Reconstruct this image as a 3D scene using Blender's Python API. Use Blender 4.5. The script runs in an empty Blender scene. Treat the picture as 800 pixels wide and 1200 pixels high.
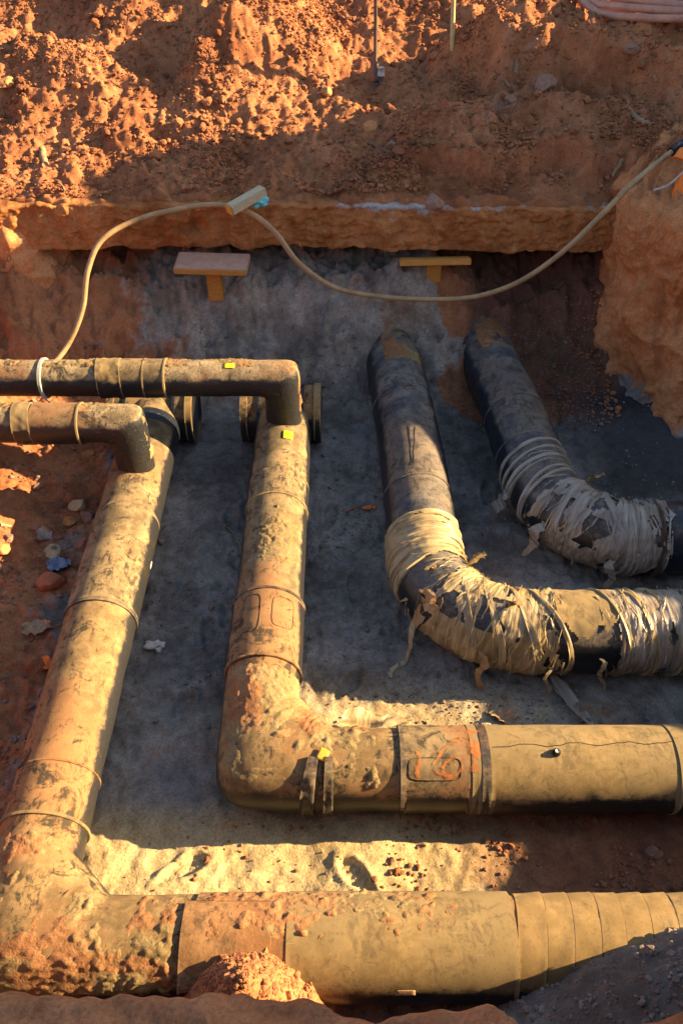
import bpy, math, random
import numpy as np
from mathutils import Vector, Matrix

# ------------------------------------------------------------------ camera, sky, sun, exposure
sc = bpy.context.scene
COL = sc.collection
PITCH = math.radians(44.2)          # below the horizon
CAM = np.array([0.0, 0.0, 4.95])
FPX, CX, CY = 950.0, 400.0, 600.0    # focal length and centre in pixels of the 800 x 1200 photograph
cd = bpy.data.cameras.new('camera')
cam = bpy.data.objects.new('camera', cd)
COL.objects.link(cam)
cam.location = CAM
cam.rotation_euler = (math.pi/2 - PITCH, 0, 0)
cd.sensor_fit = 'VERTICAL'
cd.sensor_height = 36.0
cd.lens = 36.0*FPX/1200.0
cd.clip_end = 500
sc.camera = cam

SUN = np.array([1.0, 0.142, 0.42]); SUN = SUN/np.linalg.norm(SUN)
w = bpy.data.worlds.new('World'); sc.world = w; w.use_nodes = True
wn = w.node_tree
sky = wn.nodes.new('ShaderNodeTexSky'); sky.sky_type = 'NISHITA'; sky.sun_disc = False
sky.sun_elevation = math.asin(SUN[2]); sky.sun_rotation = math.atan2(SUN[0], SUN[1])
bg = wn.nodes['Background']; bg.inputs[1].default_value = 0.066
wn.links.new(sky.outputs[0], bg.inputs[0])
ld = bpy.data.lights.new('sun', 'SUN'); ld.energy = 5.0; ld.angle = math.radians(0.5)
ld.color = (1.0, 0.72, 0.38)
sun = bpy.data.objects.new('sun', ld); COL.objects.link(sun)
sun.rotation_euler = Vector(SUN).to_track_quat('Z', 'Y').to_euler()
sc.view_settings.view_transform = 'Standard'; sc.view_settings.look = 'None'
sc.view_settings.exposure = 2.3; sc.view_settings.gamma = 1

rng = np.random.default_rng(7)
random.seed(7)

# ------------------------------------------------------------------ pixel <-> world helpers (points on real planes)
sp_, cp_ = math.sin(PITCH), math.cos(PITCH)
def ray(px, py):
    u, v = (px-CX)/FPX, (py-CY)/FPX
    return np.array([u, cp_ - v*sp_, -(sp_ + v*cp_)])
def at_z(px, py, z):
    d = ray(px, py); return CAM + d*((z-CAM[2])/d[2])
def at_y(px, py, Y):
    d = ray(px, py); return CAM + d*(Y/d[1])
def project(P):
    P = np.atleast_2d(P) - CAM
    zc = P[:,1]*cp_ - P[:,2]*sp_
    vc = -P[:,1]*sp_ - P[:,2]*cp_
    return np.stack([CX + FPX*P[:,0]/zc, CY + FPX*vc/zc], 1)

# ------------------------------------------------------------------ noise
_perm = np.random.default_rng(3).permutation(4096).astype(np.int64)
def _h(ix, iy, iz=0):
    return _perm[(ix + _perm[(iy + _perm[np.asarray(iz) & 4095]) & 4095]) & 4095]
_ang = np.random.default_rng(5).uniform(0, 2*np.pi, 4096)
_gx, _gy = np.cos(_ang), np.sin(_ang)
def perlin(x, y, seed=0):
    x = np.asarray(x, float); y = np.asarray(y, float)
    ix, iy = np.floor(x).astype(np.int64), np.floor(y).astype(np.int64)
    fx, fy = x-ix, y-iy
    def g(dx, dy):
        k = _h(ix+dx, iy+dy, seed)
        return _gx[k]*(fx-dx) + _gy[k]*(fy-dy)
    ux = fx*fx*fx*(fx*(fx*6-15)+10); uy = fy*fy*fy*(fy*(fy*6-15)+10)
    a = g(0,0)*(1-ux)+g(1,0)*ux; b = g(0,1)*(1-ux)+g(1,1)*ux
    return (a*(1-uy)+b*uy)*1.5
def fbm(x, y, octv=5, seed=0, gain=.5, lac=2.03):
    s = 0; a = 1.0
    for o in range(octv):
        s = s + a*perlin(x, y, seed+o*17); a *= gain
        x = x*lac+3.1; y = y*lac-1.7
    return s
_jx = np.random.default_rng(11).uniform(0, 1, 4096); _jy = np.random.default_rng(12).uniform(0, 1, 4096)
_jr = np.random.default_rng(13).uniform(0, 1, 4096)
def lumps(x, y, cell, seed=0, dens=.7):
    """rounded clods: height in units of the cell"""
    x = np.asarray(x, float)/cell; y = np.asarray(y, float)/cell
    ix, iy = np.floor(x).astype(np.int64), np.floor(y).astype(np.int64)
    out = np.zeros(np.broadcast(x, y).shape)
    for dx in (-1,0,1):
        for dy in (-1,0,1):
            k = _h(ix+dx, iy+dy, seed)
            r = .25 + .5*_jr[k]
            ax, ay = x-(ix+dx+_jx[k]), y-(iy+dy+_jy[k])
            th = 6.283*_jr[(k*3+1) & 4095]; c, sn = np.cos(th), np.sin(th)
            u = (ax*c+ay*sn)/r; v = (-ax*sn+ay*c)/(r*(.55+.45*_jx[(k*5+2) & 4095]))
            q = np.maximum(np.maximum(np.abs(u), np.abs(v)), .72*np.abs(u+v))
            keep = _jr[(k*7+5) & 4095] < dens
            out = np.maximum(out, np.where(keep & (q < 1), r*np.sqrt(np.maximum(0, 1-q*q))*(1+.45*u), 0))
    return out
def sst(a, b, x):
    t = np.clip((np.asarray(x, float)-a)/(b-a), 0, 1); return t*t*(3-2*t)
def gauss(x, y, cx, cy, sx, sy):
    return np.exp(-((x-cx)/sx)**2 - ((y-cy)/sy)**2)

# ------------------------------------------------------------------ object helpers
def tag(o, label, cat, group=None):
    o['label'] = label; o['category'] = cat
    if group: o['group'] = group
    return o
def empty(name, loc, label, cat, group=None):
    o = bpy.data.objects.new(name, None); COL.objects.link(o); o.location = loc
    o.empty_display_size = .2
    return tag(o, label, cat, group)
def world_loc(o):
    l = Vector(o.location)
    while o.parent: o = o.parent; l = l + Vector(o.location)
    return l
def mesh_obj(name, V, F, mat, parent=None, smooth=True, attrs=None, uv=None, kind=None, loc=None, label=None):
    """V in world coordinates; F an (n,3|4) array or a list of faces"""
    V = np.asarray(V, float)
    if parent is not None:
        base = np.array(world_loc(parent))
    else:
        base = np.zeros(3) if loc is None else np.array(loc, float)
    me = bpy.data.meshes.new(name)
    Vl = (V - base).astype(np.float32)
    if isinstance(F, np.ndarray):
        n, k = F.shape
        me.vertices.add(len(Vl)); me.vertices.foreach_set('co', Vl.ravel())
        me.loops.add(n*k); me.loops.foreach_set('vertex_index', F.astype(np.int32).ravel())
        me.polygons.add(n)
        me.polygons.foreach_set('loop_start', np.arange(0, n*k, k, dtype=np.int32))
        me.update(calc_edges=True)
    else:
        me.from_pydata([tuple(v) for v in Vl], [], [tuple(int(i) for i in f) for f in F])
    me.polygons.foreach_set('use_smooth', np.full(len(me.polygons), bool(smooth)))
    for an, av in (attrs or {}).items():
        a = me.attributes.new(an, 'FLOAT', 'POINT'); a.data.foreach_set('value', np.asarray(av, np.float32))
    if uv is not None:
        l = me.uv_layers.new(name='UVMap')
        idx = np.zeros(len(me.loops), np.int32); me.loops.foreach_get('vertex_index', idx)
        l.data.foreach_set('uv', np.asarray(uv, np.float32)[idx].ravel())
    me.materials.append(mat); me.validate(); me.update()
    o = bpy.data.objects.new(name, me); COL.objects.link(o)
    if parent is not None: o.parent = parent
    else: o.location = base
    if kind: o['kind'] = kind
    if label: o['label'] = label
    return o
def grid_faces(n, m, flip=False, wrap=False):
    i = np.arange(n-1)[:,None]; j = np.arange(m if wrap else m-1)[None,:]
    j2 = (j+1) % m
    a = i*m+j; b = (i+1)*m+j; c = (i+1)*m+j2; d = i*m+j2
    q = np.stack(np.broadcast_arrays(a,b,c,d), -1).reshape(-1,4)
    return q[:, ::-1].copy() if flip else q

# ------------------------------------------------------------------ materials
class NT:
    def __init__(s, name):
        s.m = bpy.data.materials.new(name); s.m.use_nodes = True
        s.t = s.m.node_tree; s.b = s.t.nodes['Principled BSDF']; s.out = s.t.nodes['Material Output']
        s.tc = s.t.nodes.new('ShaderNodeTexCoord')
    def n(s, typ, **kw):
        x = s.t.nodes.new(typ)
        for k, v in kw.items(): setattr(x, k, v)
        return x
    def l(s, a, b): s.t.links.new(a, b)
    def val(s, sock, v):
        if hasattr(v, 'is_output'): s.l(v, sock)
        else: sock.default_value = v
    def noise(s, scale, detail=5, rough=.6, vec=None, dist=0, stretch=None):
        x = s.n('ShaderNodeTexNoise'); x.inputs['Scale'].default_value = scale
        x.inputs['Detail'].default_value = detail; x.inputs['Roughness'].default_value = rough
        x.inputs['Distortion'].default_value = dist
        v = vec or s.tc.outputs['Object']
        if stretch:
            mp = s.n('ShaderNodeMapping'); mp.inputs['Scale'].default_value = stretch
            s.l(v, mp.inputs['Vector']); v = mp.outputs[0]
        s.l(v, x.inputs['Vector'])
        return x.outputs[0]
    def voro(s, scale, vec=None, feat='F1'):
        x = s.n('ShaderNodeTexVoronoi', feature=feat); x.inputs['Scale'].default_value = scale
        s.l(vec or s.tc.outputs['Object'], x.inputs['Vector']); return x
    def math(s, op, a, b=0.0, c=0.0, clamp=False):
        x = s.n('ShaderNodeMath', operation=op, use_clamp=clamp)
        s.val(x.inputs[0], a); s.val(x.inputs[1], b); s.val(x.inputs[2], c); return x.outputs[0]
    def rng(s, x, a, b, c=0.0, d=1.0, smooth=True):
        r = s.n('ShaderNodeMapRange', interpolation_type='SMOOTHSTEP' if smooth else 'LINEAR')
        s.val(r.inputs[0], x)
        for i, v in enumerate((a,b,c,d)): r.inputs[1+i].default_value = v
        return r.outputs[0]
    def mix(s, f, a, b, blend='MIX'):
        x = s.n('ShaderNodeMix', data_type='RGBA', blend_type=blend)
        s.val(x.inputs[0], f)
        for sock, v in ((x.inputs[6], a), (x.inputs[7], b)):
            if hasattr(v, 'is_output'): s.l(v, sock)
            else: sock.default_value = (*v, 1)
        return x.outputs[2]
    def attr(s, name):
        x = s.n('ShaderNodeAttribute', attribute_name=name); return x.outputs['Fac']
    def bump(s, h, strength=.4, dist=.02, nrm=None):
        x = s.n('ShaderNodeBump'); x.inputs['Strength'].default_value = strength
        x.inputs['Distance'].default_value = dist; s.l(h, x.inputs['Height'])
        if nrm: s.l(nrm, x.inputs['Normal'])
        return x.outputs[0]
    def done(s, color=None, rough=.9, spec=.2, normal=None):
        if color is not None:
            if hasattr(color, 'is_output'): s.l(color, s.b.inputs['Base Color'])
            else: s.b.inputs['Base Color'].default_value = (*color, 1)
        s.val(s.b.inputs['Roughness'], rough)
        s.b.inputs['Specular IOR Level'].default_value = spec
        if normal: s.l(normal, s.b.inputs['Normal'])
        return s.m

def soil_mat(name, red=((.235,.078,.030),(.46,.185,.078)), grey=((.16,.125,.105),(.32,.26,.22)), use_grey=True, bump=.5, tint=False, damp_shade=False, pale=((.33,.28,.22),(.56,.50,.42)), yellow=False):
    k = NT(name)
    n1 = k.noise(1.3, 6, .62); n2 = k.noise(9, 6, .65); n3 = k.noise(60, 4, .7)
    v = k.voro(70)
    f = k.math('ADD', k.math('MULTIPLY', n1, .6), k.math('MULTIPLY', n2, .4))
    f = k.rng(f, .36, .64)
    c = k.mix(f, red[0], red[1])
    if use_grey:
        g = k.mix(f, grey[0], grey[1])
        g = k.mix(k.attr('pale'), g, k.mix(f, pale[0], pale[1]))
        a = k.attr('grey')
        a = k.rng(k.math('ADD', a, k.math('MULTIPLY', k.math('SUBTRACT', n2, .5), .9)), .3, .7)
        c = k.mix(a, c, g)
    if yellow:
        c = k.mix(k.attr('yellow'), c, k.mix(f, (.36,.255,.12), (.56,.43,.22)))  # sunlit strips put into the floor colour
    if damp_shade:
        c = k.mix(k.attr('damp_shade'), c, (.022,.024,.030))  # darkens the mud and paints shade into the red hollow
    c = k.mix(k.rng(n3, .35, .7), c, k.mix(.45, c, (.07,.04,.025)), 'MIX')
    if tint:
        c = k.mix(k.attr('tint'), c, (.10,.055,.032))
    # pale grains and dark specks
    c = k.mix(k.rng(k.noise(170, 2, .5), .66, .74), c, (.34,.26,.18))
    h = k.math('ADD', k.math('MULTIPLY', n2, .6), k.math('ADD', k.math('MULTIPLY', n3, .30), k.math('MULTIPLY', v.outputs['Distance'], .06)))
    h = k.math('ADD', h, k.math('MULTIPLY', k.noise(24, 6, .7, dist=.8), .5))
    return k.done(c, .95, .12, k.bump(h, bump, .03))
M = {}
M['floor'] = soil_mat('trench_soil', damp_shade=True, grey=((.095,.086,.075),(.29,.265,.23)), pale=((.21,.155,.11),(.47,.375,.29)), yellow=True, bump=.55)
M['bank'] = soil_mat('spoil_soil', use_grey=True)
M['slab'] = soil_mat('road_crust', red=((.27,.085,.020),(.54,.225,.075)), grey=((.28,.24,.21),(.46,.41,.37)), bump=.45)
M['block'] = soil_mat('red_earth', red=((.46,.155,.050),(.66,.29,.115)), grey=((.15,.14,.13),(.28,.26,.24)), bump=.5)
M['clod'] = soil_mat('clod_soil', use_grey=True, tint=True, bump=.35)

def pipe_mat(name, dust=((.25,.165,.075),(.40,.28,.14)), base=(.018,.018,.02), off=.0, amt=1.0, gloss=.42, bumpy=.25, rust=(.25,.115,.045), blot=.75):
    """black polyethylene with settled dust; dust sits on faces that look up"""
    k = NT(name)
    geo = k.n('ShaderNodeNewGeometry'); sep = k.n('ShaderNodeSeparateXYZ'); k.l(geo.outputs['Normal'], sep.inputs[0])
    n1 = k.noise(1.9, 7, .66, dist=.5); n2 = k.noise(8, 9, .74, dist=.3); n3 = k.noise(60, 6, .75)
    n4 = k.noise(7.5, 9, .78, dist=1.2); st2 = k.noise(9, 5, .65, stretch=(5,1.0,5)); st = k.noise(14, 4, .6, stretch=(1.0,9,9))
    z = sep.outputs['Z']
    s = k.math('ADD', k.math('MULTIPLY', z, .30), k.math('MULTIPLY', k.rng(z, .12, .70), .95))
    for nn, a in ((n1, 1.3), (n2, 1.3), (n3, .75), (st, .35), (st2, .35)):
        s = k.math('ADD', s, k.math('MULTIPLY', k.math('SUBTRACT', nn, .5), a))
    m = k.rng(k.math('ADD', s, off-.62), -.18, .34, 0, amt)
    dc = k.mix(k.rng(k.math('ADD', k.math('MULTIPLY', n2, .6), k.math('MULTIPLY', n1, .4)), .40, .60), dust[0], dust[1])
    dc = k.mix(k.rng(k.noise(1.3, 5, .6), .48, .62, 0, .7), dc, rust)
    dc = k.mix(k.rng(n3, .55, .70, 0, .6), dc, (.07,.05,.025))
    c = k.mix(m, base, dc)
    c = k.mix(k.rng(k.math('ADD', k.math('MULTIPLY', n4, .55), k.math('ADD', k.math('MULTIPLY', n1, .30), k.math('MULTIPLY', st2, .15))), .50, .58, 0, blot), c, (.028,.023,.014))
    sc_ = k.noise(30, 3, .5, stretch=(.25, 3, 3)); c = k.mix(k.rng(sc_, .70, .73, 0, .5), c, (.30,.23,.13))
    c = k.mix(k.rng(k.noise(110, 2, .5), .72, .76, 0, .7), c, (.40,.33,.22))
    r = k.math('ADD', k.math('MULTIPLY', m, .93-gloss), gloss, clamp=True)
    h = k.math('ADD', k.math('MULTIPLY', n3, .5), k.math('ADD', k.math('MULTIPLY', n2, .5), k.math('MULTIPLY', st2, .3)))
    return k.done(c, r, .35, k.bump(h, bumpy, .012))
M['pipe'] = pipe_mat('dusty_black_plastic', dust=((.13,.083,.034),(.28,.18,.078)), off=.10, blot=.95)
M['pipe_mud'] = pipe_mat('muddy_black_plastic', dust=((.16,.08,.03),(.29,.155,.066)), off=.20, bumpy=.5, blot=.6)
M['sleeve'] = pipe_mat('dusty_sleeve', dust=((.10,.072,.036),(.26,.18,.088)), off=-.04, gloss=.33, blot=.9)
M['jacket'] = pipe_mat('dusty_jacket', dust=((.17,.115,.045),(.28,.19,.082)), off=.22, bumpy=.12, blot=.45, rust=(.21,.15,.07))
M['branch'] = pipe_mat('weathered_branch', dust=((.13,.095,.050),(.34,.25,.14)), off=-.10, bumpy=.9, blot=.95)
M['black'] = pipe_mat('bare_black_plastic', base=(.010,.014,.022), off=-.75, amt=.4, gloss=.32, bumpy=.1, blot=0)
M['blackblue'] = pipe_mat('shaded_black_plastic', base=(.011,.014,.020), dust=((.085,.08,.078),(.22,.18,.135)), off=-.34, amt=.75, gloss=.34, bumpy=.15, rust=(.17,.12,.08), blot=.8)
M['tape'] = pipe_mat('wrapping_tape', dust=((.21,.135,.05),(.31,.205,.088)), off=.32, bumpy=.15, blot=.4, rust=(.25,.16,.065))
M['rubber'] = pipe_mat('black_rubber', off=-.45, amt=.45, gloss=.5, bumpy=.1)
M['crust'] = soil_mat('caked_soil', red=((.22,.095,.038),(.36,.18,.08)), grey=((.19,.135,.06),(.31,.225,.105)), bump=.6)

def plain(name, c1, c2, scale=12, rough=.8, spec=.25, bump=.2, stretch=None, dist=.01, metal=0):
    k = NT(name)
    n = k.noise(scale, 6, .65, stretch=stretch); n2 = k.noise(scale*6, 4, .7, stretch=stretch)
    c = k.mix(k.rng(k.math('ADD', k.math('MULTIPLY', n, .65), k.math('MULTIPLY', n2, .35)), .35, .65), c1, c2)
    k.b.inputs['Metallic'].default_value = metal
    return k.done(c, rough, spec, k.bump(n2, bump, dist))
M['hose'] = plain('beige_hose_plastic', (.25,.145,.06), (.40,.26,.125), 6, .5, .4, .1)
M['coil'] = plain('pink_hose_plastic', (.34,.15,.10), (.48,.25,.17), 6, .5, .4, .1)
M['wood'] = plain('raw_timber', (.42,.17,.03), (.60,.28,.06), 14, .75, .25, .3, (1,8,8))
M['wood_pale'] = plain('pale_dusty_timber', (.36,.28,.17), (.50,.41,.27), 14, .8, .2, .3, (1,8,8))
M['wood_dust'] = plain('dusty_timber', (.38,.20,.13), (.50,.30,.20), 14, .85, .2, .4)
M['steel'] = plain('rusty_steel', (.05,.035,.03), (.14,.08,.05), 20, .6, .4, .3)
M['ochre'] = plain('weathered_cane', (.40,.26,.10), (.55,.38,.16), 20, .7, .3, .2)
M['white'] = plain('dirty_white', (.36,.31,.25), (.55,.5,.44), 20, .7, .3, .2)
M['yellow'] = plain('yellow_label', (.75,.66,.01), (.88,.80,.02), 30, .5, .4, .05)
M['amber'] = plain('amber_tape', (.50,.27,.02), (.66,.40,.05), 30, .5, .4, .3)
M['orange'] = plain('orange_plastic', (.75,.17,.02), (.88,.26,.04), 20, .5, .4, .1)
M['turq'] = plain('turquoise_rag', (.08,.40,.45), (.25,.62,.62), 30, .8, .2, .5)
M['blueplastic'] = plain('blue_grey_plastic', (.10,.15,.24), (.25,.32,.42), 30, .5, .4, .4)
M['leaf'] = plain('dry_leaf', (.28,.17,.09), (.45,.31,.18), 40, .85, .15, .4)
M['stick'] = plain('dry_stick', (.20,.125,.065), (.36,.24,.14), 30, .85, .15, .4)
M['root'] = plain('dark_root', (.12,.07,.045), (.22,.13,.08), 30, .9, .1, .4)
M['brick'] = plain('brick_red_stone', (.33,.10,.05), (.46,.17,.08), 25, .9, .15, .6)
M['orangestone'] = plain('orange_stone', (.38,.16,.055), (.50,.25,.10), 25, .9, .15, .6)
M['ochrestone'] = plain('ochre_stone', (.38,.27,.14), (.52,.39,.22), 25, .9, .15, .6)
M['brownstone'] = plain('brown_stone', (.20,.105,.07), (.32,.18,.12), 25, .9, .15, .6)
M['wire'] = plain('grey_wire', (.35,.33,.31), (.5,.48,.45), 25, .6, .3, .1)
M['paint'] = plain('orange_spray_paint', (.66,.15,.03), (.80,.24,.06), 60, .8, .2, .2)
def spray_mat():
    k = NT('sprayed_orange'); uv = k.n('ShaderNodeSeparateXYZ'); k.l(k.tc.outputs['UV'], uv.inputs[0])
    n = k.noise(28, 6, .75); n2 = k.noise(9, 4, .6)
    e = k.math('SUBTRACT', 1.0, k.math('ABSOLUTE', uv.outputs['X']))
    a = k.rng(k.math('ADD', k.math('MULTIPLY', e, .9), k.math('ADD', k.math('MULTIPLY', k.math('SUBTRACT', n, .5), 2.2), k.math('MULTIPLY', k.math('SUBTRACT', n2, .5), 1.6))), .2, .95, 0, .62)
    k.done(k.mix(n, (.42,.12,.03), (.52,.19,.06)), .85, .2)
    tr = k.n('ShaderNodeBsdfTransparent'); mx = k.n('ShaderNodeMixShader'); k.l(a, mx.inputs[0])
    k.l(tr.outputs[0], mx.inputs[1]); k.l(k.b.outputs[0], mx.inputs[2]); k.l(mx.outputs[0], k.out.inputs[0]); return k.m
M['spray'] = spray_mat()
M['whitestrap'] = plain('white_strap', (.26,.23,.19), (.38,.35,.30), 40, .5, .3, .1)
M['scratch'] = plain('dark_scratch', (.02,.016,.014), (.05,.035,.025), 40, .8, .2, .2)

def film_mat(name, c1, c2, c3, trans=.2, see=.8):
    k = NT(name)
    uv = k.tc.outputs['UV']
    n1 = k.noise(1.0, 6, .65, vec=uv, stretch=(24, 2.0, 1)); n2 = k.noise(1.0, 4, .6, vec=uv, stretch=(90, 6, 1)); n3 = k.noise(5, 5, .6)
    c = k.mix(k.rng(n1, .36, .62), c1, c2)
    c = k.mix(k.rng(n2, .60, .74), c, c3)
    c = k.mix(k.rng(n3, .55, .7, 0, .5), c, (.22,.125,.05))
    h = k.math('ADD', k.math('MULTIPLY', n1, .6), k.math('MULTIPLY', n2, .5))
    nb = k.bump(h, .6, .015)
    k.done(c, .34, .5, nb)
    tl = k.n('ShaderNodeBsdfTranslucent'); k.l(c, tl.inputs[0])
    mx = k.n('ShaderNodeMixShader'); mx.inputs[0].default_value = trans
    k.l(k.b.outputs[0], mx.inputs[1]); k.l(tl.outputs[0], mx.inputs[2])
    tr = k.n('ShaderNodeBsdfTransparent'); m2 = k.n('ShaderNodeMixShader')
    n4 = k.noise(1.0, 6, .7, vec=uv, stretch=(16, 2.0, 1))
    k.l(k.rng(k.math('ADD', k.math('MULTIPLY', n4, .6), k.math('MULTIPLY', n2, .4)), .50, .66, .02, see), m2.inputs[0])
    k.l(mx.outputs[0], m2.inputs[1]); k.l(tr.outputs[0], m2.inputs[2])
    k.l(m2.outputs[0], k.out.inputs[0])
    return k.m
M['film'] = film_mat('torn_plastic_film', (.30,.215,.10), (.50,.38,.20), (.66,.54,.33))
M['film_grey'] = film_mat('torn_grey_film', (.24,.195,.145), (.42,.355,.28), (.56,.50,.42))
M['film_rust'] = film_mat('rust_stained_film', (.32,.18,.075), (.45,.28,.13), (.52,.36,.19), see=.1)

# ------------------------------------------------------------------ terrain height functions
X1, X2 = -1.745, -0.535             # axes of the two left pipes
ZA, R = .27, .25
Y1 = at_z(400, 1109, ZA)[1]         # axis of the front run
Y2 = at_z(400, 901, ZA)[1]          # axis of the second run

def caster_h(y):  # height of the unseen ground at right, shaped as a shadow caster
    return np.interp(y, [-40, 0, 4.2, 4.34, 5.44, 6.14, 6.44, 6.84, 7.54, 7.84, 8.34, 8.94, 9.62, 9.80, 9.95, 11.1, 11.95, 14],
                     [2.3, 2.36, 2.40, 2.46, 2.72, 2.95, 3.10, 3.30, 3.87, 4.07, 5.1, 5.35, 5.4, 4.7, 4.1, 3.85, 2.9, 2.8])
def floor_base(x, y):
    x = np.asarray(x, float); y = np.asarray(y, float)
    wob = fbm(x*.9, y*.9, 3, 40)
    # floor with gentle hollows
    z = .035*fbm(x*.8, y*.8, 3, 21)
    z = z - .22*sst(.2, 1.6, x)*sst(1.55, 1.9, y)*(1-sst(2.35, 2.75, y))
    # far wall
    yw = y + .10*wob
    wall = np.interp(yw, [6.35, 6.75, 7.2, 7.55, 8.0, 8.5, 9.2], [0, .10, .47, .74, .93, 1.0, 1.0])
    right = sst(1.0, 1.9, x)        # the red hollow round the rightmost pipe lies deeper
    wallr = np.interp(yw, [6.75, 7.3, 7.7, 8.2, 8.8, 9.4], [0, .20, .42, .62, .75, .8])
    z = z + wall*(1-right) + wallr*right
    z = z + .14*gauss(x, y, -1.17, 7.42, .35, .22) + .22*gauss(x, y, .85, 7.6, .5, .25) + .20*gauss(x, y, 1.72, 7.25, .22, .3) + .12*gauss(x, y, .5, 7.35, .3, .25)
    # left ground climbs to the left
    z = z + .55*sst(-2.15, -4.2, x) + .9*sst(-3.6, -5.5, x)
    # the lumpy slope of dark mud at right
    z = z + .35*sst(2.0, 4.6, x + .5*(y-5.6))*sst(5.0, 6.3, y)*sst(6.2, 5.2, x)
    # unseen trench end far to the right, its height shaped to cast shadows
    e = sst(5.2, 6.6, x + .15*wob); z = z*(1-e) + e*(caster_h(y) + .05*wob)
    # near bank
    edge = .655 + .022*perlin(x*6, y*0+.3, 90) + .012*perlin(x*17, y*3+5.3, 91) - .045*sst(-.12, .0, x) - .14*sst(.38, .5, x)
    near = sst(.34, 0, y - edge)
    z = z + near*(2.42 + .10*fbm(x*3, y*3, 3, 92)*sst(.0, .1, edge-y) + .25*sst(.0, .5, edge-y))
    z = np.maximum(z, (4.75 + .25*fbm(x*1.5, y*1.5, 4, 94))*sst(3.1, 4.0, x)*sst(9, 6, x)*sst(1.75, 1.40, y + .1*fbm(x*2, y*2, 3, 95)))  # unseen mound added at right to keep the near ledge in shade
    # rubble bank at bottom right, climbing to the right
    rb = sst(.45, 2.0, x + .55*(1.35-y))*(1-sst(1.05, 1.78, y - .10*sst(1.2, 2.2, x)))
    z = z + rb*1.25
    z = z + .5*sst(1.9, 3.2, x)*(1-sst(1.15, 1.55, y))  # unseen rise off to the right, added to shade the near ledge
    # pile of crumbled soil against the front run
    rr = np.hypot(x+.46, (y-1.14)*1.1)*(1+.12*fbm(x*4, y*4, 3, 93))
    z = np.maximum(z, (.95 - 1.75*np.sqrt(rr*rr+.0025))*(1-near))
    return z
def grey_mask(x, y):
    g = .95*np.ones_like(np.asarray(x, float))
    g = g*(1-sst(-1.75, -2.75, x + .55*fbm(x*1.6, y*1.6, 4, 61)))
    red = sst(.9, 1.3, x + .4*fbm(x*1.5, y*2.2, 4, 62))*sst(6.1, 6.6, y + .3*fbm(x*2, y*2, 3, 64))*(1-sst(2.9, 3.3, x))
    g = g*(1-.9*red)
    g = g*(1-.45*sst(-1.6, -2.4, x + .2*fbm(x*1.5, y*1.5, 3, 65)))
    g = g - .75*sst(1.0, .7, np.asarray(y, float))*(1-sst(.8, 1.3, x))       # near ledge is purple brown
    g = g - 1.1*gauss(x, y, -.5, 1.15, .6, .35)
    g = g - .35*sst(-.2, .6, perlin(np.asarray(x)*1.1, np.asarray(y)*1.1, 63))*sst(5.8, 6.6, y)
    g = g - .75*sst(1.6, 1.9, y)*(1-sst(2.6, 3.0, y))*sst(.3, .9, x + .4*fbm(x*2, np.asarray(y)*2, 3, 69)) - .35*sst(2.5, 2.8, y)*sst(3.6, 3.0, y)*sst(-.2, .3, fbm(x*1.5, np.asarray(y)*1.5, 3, 74)) 
    return np.clip(g, 0, 1)
def pale_mask(x, y):
    return np.clip(sst(6.3, 7.0, y + .5*fbm(x*1.3, np.asarray(y)*1.3, 4, 66))*(.75+.6*fbm(x*2.2, np.asarray(y)*2.2, 4, 67)), 0, 1)
def sunlit_yellow_mask(x, y):  # yellower, lighter soil painted where the sun strikes the floor
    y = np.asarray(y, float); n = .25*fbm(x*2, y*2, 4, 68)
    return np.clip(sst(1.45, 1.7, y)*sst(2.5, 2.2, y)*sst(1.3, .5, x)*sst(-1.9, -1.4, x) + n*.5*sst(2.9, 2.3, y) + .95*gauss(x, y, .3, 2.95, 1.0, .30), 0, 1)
def damp_shade_mask(x, y):  # dark mud and rubble at right; in the red hollow it is painted shade
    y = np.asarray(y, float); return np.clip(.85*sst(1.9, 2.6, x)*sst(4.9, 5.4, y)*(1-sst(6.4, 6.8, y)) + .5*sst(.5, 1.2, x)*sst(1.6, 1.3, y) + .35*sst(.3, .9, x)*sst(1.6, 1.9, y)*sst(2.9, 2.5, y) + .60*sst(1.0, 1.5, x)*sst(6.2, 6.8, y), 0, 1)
PRINTS = [(-1.12,3.1,1.2),(-1.0,3.75,1.6),(-1.25,4.3,1.3),(-.95,4.95,1.7),(.05,3.3,.9),(.1,4.2,1.5),(-.1,5.0,1.4),(-.95,2.0,.5),(.1,1.93,2.3),(1.25,4.4,2.2),(1.3,5.3,1.4)]
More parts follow.
